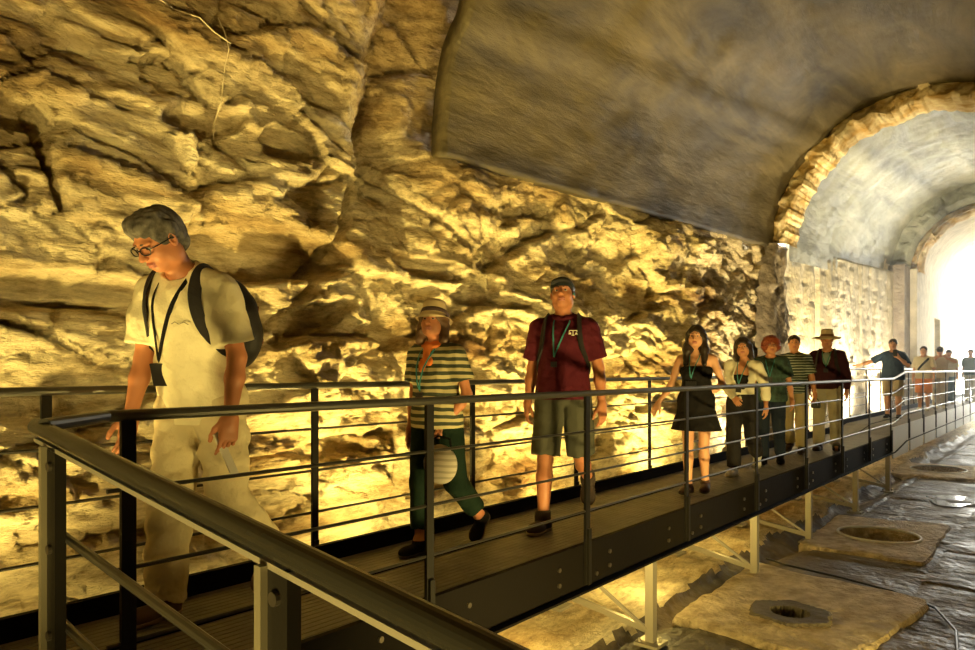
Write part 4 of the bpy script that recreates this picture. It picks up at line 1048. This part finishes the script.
sh = f3.shirt(MAROON, g=.016, sleeve=.72, hem=-.05, loose=.014, wr=.009, seed=8); f3.collar(MAROON)
# chest emblem: a large T with a small letter either side, in cloth relief
bm = bmesh.new()
def emb(x0, z0, x1, z1):
    a = f3.surf(-.085+x0*.001*1.25, .405+z0*.001*1.25, .0405); b = f3.surf(-.085+x1*.001*1.25, .405+z1*.001*1.25, .0405); bar(bm, a, b, .0065, .006)
for q in ((-20, 12, 20, 12), (-20, 12, -20, 5), (20, 12, 20, 5), (0, 12, 0, -14), (-7, -14, 7, -14)): emb(*q)
for q in ((-22, -10, -17, 0), (-17, 0, -12, -10), (-20, -7, -14, -7), (12, -10, 12, 0), (12, 0, 16, -6), (16, -6, 20, 0), (20, 0, 20, -10)): emb(*q)
bm_obj('chest_emblem', bm, mat('emblem_white', (.72, .66, .52), .7), sh)
for k in 'RL': f3.shoe(k, mat('boot_dark', (.035, .022, .018), .8), mat('sole_tan2', (.36, .27, .16), .7), high=True, g=.010)
f3.lanyard(LANY, BADGE, end=(.045, .24), w=.010, badge=(.022, .02), dx=.06)
bm = bmesh.new(); e = Vector(f3.hc+f3.HR@V3(-.094, -.01, 0)); cyl(bm, e, e+Vector(f3.HR@V3(.014, 0, 0)), .022, 12); bm_obj('earpiece', bm, mat('earpiece_teal', (.03, .16, .15), .4), f3.o)
backpack(f3, MATS['pack_black'], BLACKM, 'black backpack on the man in the maroon polo', size=(.13, .07, .19), drop=.24, sw=.036)

# 4 - woman in the short black dress
f4 = Fig(1.61, lean=.0, head=(.03, .05, .0), fat=.95, fem=True, res=.011,
         aR=dict(up=(.32, .02), fo=(.55, .25), hn=(-.3, -1, 0), ht=(-.4, .6, .5), curl=.25), aL=dict(up=(.30, -.15), fo=(-.85, .75), hd=(1, .25, -.1), hn=(0, -1, -.2), ht=(0, .2, 1), curl=.3),
         lR=dict(th=(.12, -.04), kn=.06, foot=0.), lL=dict(th=(-.10, -.05), kn=.22, foot=-.2))
f4.build((-2.84, 6.52, 0), .22, SK3)
tag(f4.o, 'long-haired woman in a short black strappy dress with a bare arm stretched aside', 'person')
f4.hair(HAIRD, 'long'); f4.brows(HAIRD)
P = [ell(f4.tp(0, 0, .02), V3(.16, .115, .12), f4.T, .05), ell(f4.tp(0, .01, .16), V3(.125, .098, .12), f4.T, .05), ell(f4.tp(0, 0, .32), V3(.138, .10, .12), f4.T, .05), cone(f4.tp(0, 0, .10), f4.tp(0, .01, -.34), .11, .235, .05, flat=(V3(0, 1, 0), .72))]+[ell(f4.tp(q*.062, .078, .30), V3(.058, .052, .055), f4.T, .03) for q in (-1, 1)]
dr = sdf_mesh('dress', [(P, .010, [(f4.tp(0, 0, -.30), V3(0, 0, -1)), (f4.tp(0, 0, .365), unit(V3(0, -.1, 1)))], f4.wrinkle(.012, 22, 6), .010)], BLACKF, f4.o)
for q in (-1, 1):
    bm = bmesh.new(); ribbon(bm, [f4.surf(q*.095, .33, .03), f4.surf(q*.098, .41, .030), f4.tp(q*.100, .03, .51), f4.tp(q*.098, -.05, .51), f4.tp(q*.09, -.10, .40)], f4.outw, .016, .006); bm_obj('strap', bm, BLACKF, dr)
for k in 'RL': f4.shoe(k, mat('dark_leather', (.05, .02, .015), .5), SOLED)
f4.lanyard(LANY, BADGE, end=(.03, .24), w=.009, badge=(.05, .025), dx=.055)

# 5 - woman in white open blouse
f5 = Fig(1.56, lean=.10, side=-.06, head=(.0, .1, .1), fat=1.0, fem=True, res=.012,
         aR=dict(up=(.15, .1), fo=(-.6, .9), hn=(0, -1, 0), curl=.5), aL=dict(up=(.30, -.10), fo=(.05, .15), hn=(1, 0, 0), curl=.4),
         lR=dict(th=(.12, .0), kn=.12, foot=0.), lL=dict(th=(-.22, .02), kn=.65, foot=-.7))
f5.build((-2.92, 7.95, 0), .15, SK2)
tag(f5.o, 'dark-haired woman in a white open blouse over black top and trousers', 'person')
f5.hair(HAIRD, 'bob', seed=3); f5.brows(HAIRD)
f5.trousers(fabric('charcoal_cloth', (.022, .020, .022)), g=.012, to=.95, flare=.020)
f5.shirt(BLACKF, g=.008, sleeve=.1, hem=.0, name='top', neck=.40, wr=0, tank=True)
WH = fabric('white_linen', (.72, .68, .55))
P = f5.torso()+f5.arm('R', .004)+f5.arm('L', .008)
P = [p for p in P]+[ell(f5.tp(0, .15, .36), V3(.075, .14, .17), f5.T, .01, (), True), ell(f5.tp(0, .02, .56), V3(.078, .08, .06), f5.T, .01, (), True)]
sdf_mesh('blouse', [(P, .012, [(f5.tp(0, 0, .03), f5.T@V3(0, 0, -1)), (f5.tp(0, 0, .56), f5.T@unit(V3(0, .45, 1))), (f5.wr['L']-V3(0, 0, -.02), V3(0, 0, -1))], f5.wrinkle(.009, 26, 7), .008)], WH, f5.o)
for k in 'RL': f5.shoe(k, mat('white_leather', (.72, .70, .62), .5), SOLEW)
f5.lanyard(LANY, BADGE, end=(.02, .22), w=.010, badge=(.03, .04), dx=.06)

# 6 - red-haired woman
f6 = Fig(1.60, lean=.03, head=(.0, .25, -.05), fat=1.06, fem=True, res=.012,
         aR=dict(up=(.12, .05), fo=(.0, .3), hn=(-1, 0, 0)), aL=dict(up=(.22, .05), fo=(.14, .20), hn=(1, 0, 0), curl=.4),
         lR=dict(th=(.15, .0), kn=.15, foot=0.), lL=dict(th=(-.12, .02), kn=.4, foot=-.4))
f6.build((-2.93, 8.95, 0), .25, SK2)
tag(f6.o, 'woman with short curly red hair and glasses in a dark patterned top', 'person')
f6.hair(mat('hair_red', (.24, .045, .014), .5, bump=(60, .6, .006)), 'curly'); f6.glasses(mat('glasses_red', (.10, .04, .03), .3))
f6.trousers(fabric('navy_denim', (.02, .028, .05)), g=.010, to=.97, flare=.008)
f6.shirt(mat('patterned_teal', (.010, .022, .024), .8, col2=(.045, .10, .08), noise=(14, 4)), g=.014, sleeve=.68, hem=-.08, loose=.02, wr=.008)
for k in 'RL': f6.shoe(k, BLACKF, SOLED)
f6.lanyard(LANY, BADGE, end=(.0, .26), w=.009, badge=(.03, .04), dx=.06)

# 7 - man in striped polo
f7 = Fig(1.68, head=(.05, .15, 0), fat=1.02, res=.012, aR=dict(up=(.12, -.05), fo=(.05, .2), hn=(-1, 0, 0)), aL=dict(up=(.22, -.05), fo=(.18, .15), hn=(1, 0, 0), curl=.8),
         lR=dict(th=(-.15, .02), kn=.35, foot=-.4), lL=dict(th=(.15, .02), kn=.12, foot=0.))
f7.build((-3.12, 10.55, 0), .15, SK2)
tag(f7.o, 'short-haired man in dark polo with thin pale stripes, behind the red-haired woman', 'person')
f7.hair(HAIRD, 'short'); f7.brows(HAIRD); f7.trousers(mat('khaki_cloth', (.36, .31, .19), .9), g=.014, to=.97, flare=.012)
STR7 = stripes('teal_stripes', (.025, .045, .045), (.40, .44, .38), 26, .28); f7.shirt(STR7, sleeve=.75, hem=-.07, loose=.012, wr=.008); f7.collar(STR7)
for k in 'RL': f7.shoe(k, MATS['boot_dark'], SOLED)
hdp = f7.wr['L']+unit(f7.hd['L'])*.10; bm = bmesh.new(); box(bm, (-.06, -.035, -.10), (.06, .035, -.01), Matrix.Translation(Vector(hdp))); cyl(bm, hdp+V3(0, .03, -.055), hdp+V3(0, .08, -.055), .032, 14)
bmesh.ops.bevel(bm, geom=bm.edges[:], offset=.004, segments=1, affect='EDGES')
o = bm_obj('camera', bm, BLACKM); place_thing(f7, o); tag(o, 'small black camera hanging from the hand of the man in the pale-striped polo', 'camera')
bm = bmesh.new(); tube(bm, [hdp+V3(-.05, 0, -.02), hdp+V3(-.02, 0, .03), hdp+V3(.02, 0, .03), hdp+V3(.05, 0, -.02)], .005, 5); bm_obj('camera_strap', bm, BLACKF, o)

# 8 - man in wide-brimmed hat
f8 = Fig(1.76, head=(.02, .05, 0), fat=1.05, res=.012, aR=dict(up=(.20, -.05), fo=(.06, .2), hn=(-1, -.3, 0)), aL=dict(up=(.24, -.08), fo=(.06, .1), hn=(1, -.3, 0)),
         lR=dict(th=(.05, .03), kn=.06, foot=0.), lL=dict(th=(.22, .06), kn=.30, foot=.45))
f8.build((-2.86, 11.25, 0), .12, SK2)
tag(f8.o, 'man in wide-brimmed straw hat, dark plum overshirt and pale trousers', 'person')
f8.hair(GREY, 'short'); f8.brimhat(mat('straw_pale', (.55, .44, .27), .85, bump=(60, .4, .004)), mat('band_brown', (.16, .08, .04), .8), rb=.215, droop=.03, hh=.115, tilt=-.02)
f8.trousers(mat('light_khaki', (.48, .44, .33), .9), g=.014, to=.97, flare=.014)
f8.shirt(fabric('pale_tee', (.25, .33, .33)), g=.010, hem=.1, sleeve=.3, name='undershirt', wr=0)
P = f8.torso()+f8.arm('R', .010, upto=1)+f8.arm('L', .010)+[cone(f8.tp(0, .0, -.06), f8.tp(0, 0, .1), .165, .15, .05, flat=(V3(0, 1, 0), .75)), ell(f8.tp(0, .15, .44), V3(.045, .11, .13), f8.T, .01, (), True), ell(f8.tp(0, .02, .56), V3(.075, .08, .055), f8.T, .01, (), True)]
PLUM = fabric('plum_cloth', (.045, .014, .022))
sdf_mesh('overshirt', [(P, .012, [(f8.tp(0, 0, -.06), V3(0, 0, -1)), (f8.tp(0, 0, .56), unit(V3(0, .45, 1))), (f8.wr['R']+V3(0, 0, .03), V3(0, 0, -1))], f8.wrinkle(.010, 20, 11), .016)], PLUM, f8.o)
for k in 'RL': f8.shoe(k, MATS['dark_leather'], mat('sole_black', (.015, .015, .015), .7))
f8.lanyard(LANY, BADGE, end=(.0, .28), w=.010, badge=(.03, .03), dx=.06)
backpack(f8, MATS['pack_black'], BLACKM, 'dark backpack on the man in the wide-brimmed hat', size=(.13, .07, .18), drop=.26)

# 9 - man in navy T-shirt, one hand on the rock
f9 = Fig(1.76, head=(.05, .1, 0), fat=1.22, res=.013, belly=.03, aR=dict(up=(1.05, .1), fo=(1.25, .15), hd=(1, .1, -.05), hn=(0, -.3, -1), ht=(0, 1, 0), curl=.15), aL=dict(up=(.45, .45), fo=(-.7, 2.6), hd=(.5, .1, .9), hn=(.6, -.8, 0), ht=(.6, 0, .6), curl=.9),
         lR=dict(th=(.0, .03), kn=.0, foot=0.), lL=dict(th=(.05, .03), kn=.05, foot=0.))
f9.build((-3.14, 17.7, .12), .05, SK3)
tag(f9.o, 'heavy man in navy T-shirt with one arm stretched out to the rock', 'person')
f9.hair(HAIRD, 'short'); NAVY = fabric('navy_cotton', (.035, .060, .105)); f9.shirt(NAVY, g=.018, sleeve=.85, hem=-.10, loose=.02, wr=.008)
f9.trousers(mat('tan_shorts_cloth', (.38, .32, .20), .9), g=.014, to=.48, flare=.012, name='shorts')
for k in 'RL': f9.shoe(k, BLACKF, SOLEW)
hp = f9.wr['L']+unit(f9.hd['L'])*.10+V3(.02, .03, .02); bm = bmesh.new(); box(bm, (-.04, -.005, -.075), (.04, .005, .075), Matrix.Translation(Vector(hp)))
bmesh.ops.bevel(bm, geom=bm.edges[:], offset=.003, segments=2, affect='EDGES')
o = bm_obj('phone', bm, BLACKM); place_thing(f9, o); tag(o, 'dark phone held up by the heavy man in the navy T-shirt', 'phone')

# 10..13 - visitors by the tunnel mouth
def far_person(H, loc, yaw, label, shirtm, legm, shorts, hairst='short', **kw):
    f = Fig(H, res=.015, **kw); f.build(loc, yaw, SK3); tag(f.o, label, 'person')
    f.hair(HAIRD, hairst); f.shirt(shirtm, g=.016, sleeve=.75, hem=-.08, loose=.015, wr=.006)
    f.trousers(legm, g=.016, to=.48 if shorts else .97, flare=.014, name='shorts' if shorts else 'trousers')
    for k in 'RL': f.shoe(k, MATS['white_leather'], SOLEW)
    return f
f10 = far_person(1.70, (-3.12, 21.6, .12), .0, 'person in cream T-shirt and orange shorts with a dark diagonal strap, near the mouth', fabric('cream_far', (.72, .62, .40)), fabric('orange_cloth', (.75, .28, .10)), True, fat=1.08,
                 aR=dict(up=(.15, .0), fo=(.1, .3)), aL=dict(up=(.25, .1), fo=(.1, .5)))
bm = bmesh.new(); ribbon(bm, [f10.surf(-.13, .47, .035), f10.surf(-.06, .38, .04), f10.surf(.03, .28, .04), f10.surf(.12, .16, .04)], f10.outw, .05, .01); bm_obj('diagonal_strap', bm, BLACKF, f10.o)
RAISED = dict(up=(.75, 1.2), fo=(-.9, 2.2), hd=(.6, .2, .7), hn=(.5, -.8, 0), ht=(.6, 0, .6), curl=.8)
f11 = far_person(1.72, (-2.92, 22.9, .12), .1, 'person in beige shirt raising an elbow to hold a camera to the face', fabric('beige_cloth', (.58, .48, .34)), mat('stone_cloth', (.50, .44, .34), .9), False, fat=1.1, aL=RAISED, aR=dict(up=(.5, 1.1), fo=(-.9, 2.3), hd=(-.6, .2, .7), hn=(-.5, -.8, 0), ht=(-.6, 0, .6), curl=.8))
f12 = far_person(1.72, (-3.15, 26.6, .12), .05, 'person in white T-shirt and blue jeans by the pale masonry at the tunnel mouth', fabric('white_cotton', (.70, .66, .56)), fabric('blue_denim', (.07, .14, .18)), False, fat=1.05)
f12.cap(mat('cap_grey', (.06, .06, .06), .8), MATS['cap_brim'])
f13 = far_person(1.80, (-2.85, 29.4, .12), .1, 'person in grey-green shirt farthest along the walkway, against the daylight', fabric('slate_cloth', (.13, .18, .18)), fabric('pale_trouser_cloth', (.5, .48, .42)), False, fat=1.05)
hc = f11.hc+V3(0, .14, .01); bm = bmesh.new(); box(bm, (-.065, -.03, -.04), (.065, .03, .04), Matrix.Translation(Vector(hc))); cyl(bm, hc+V3(0, .03, 0), hc+V3(0, .09, 0), .033, 12)
o = bm_obj('camera', bm, BLACKM); place_thing(f11, o); tag(o, 'dark camera held up before the face of the person in beige', 'camera')

for o in COL.objects:
    if o.parent is None and o.get('category') == 'person': o['group'] = 'visitors walking along the raised walkway'
    if o.parent is None and o.get('category') == 'backpack': o['group'] = 'backpacks worn by the visitors'
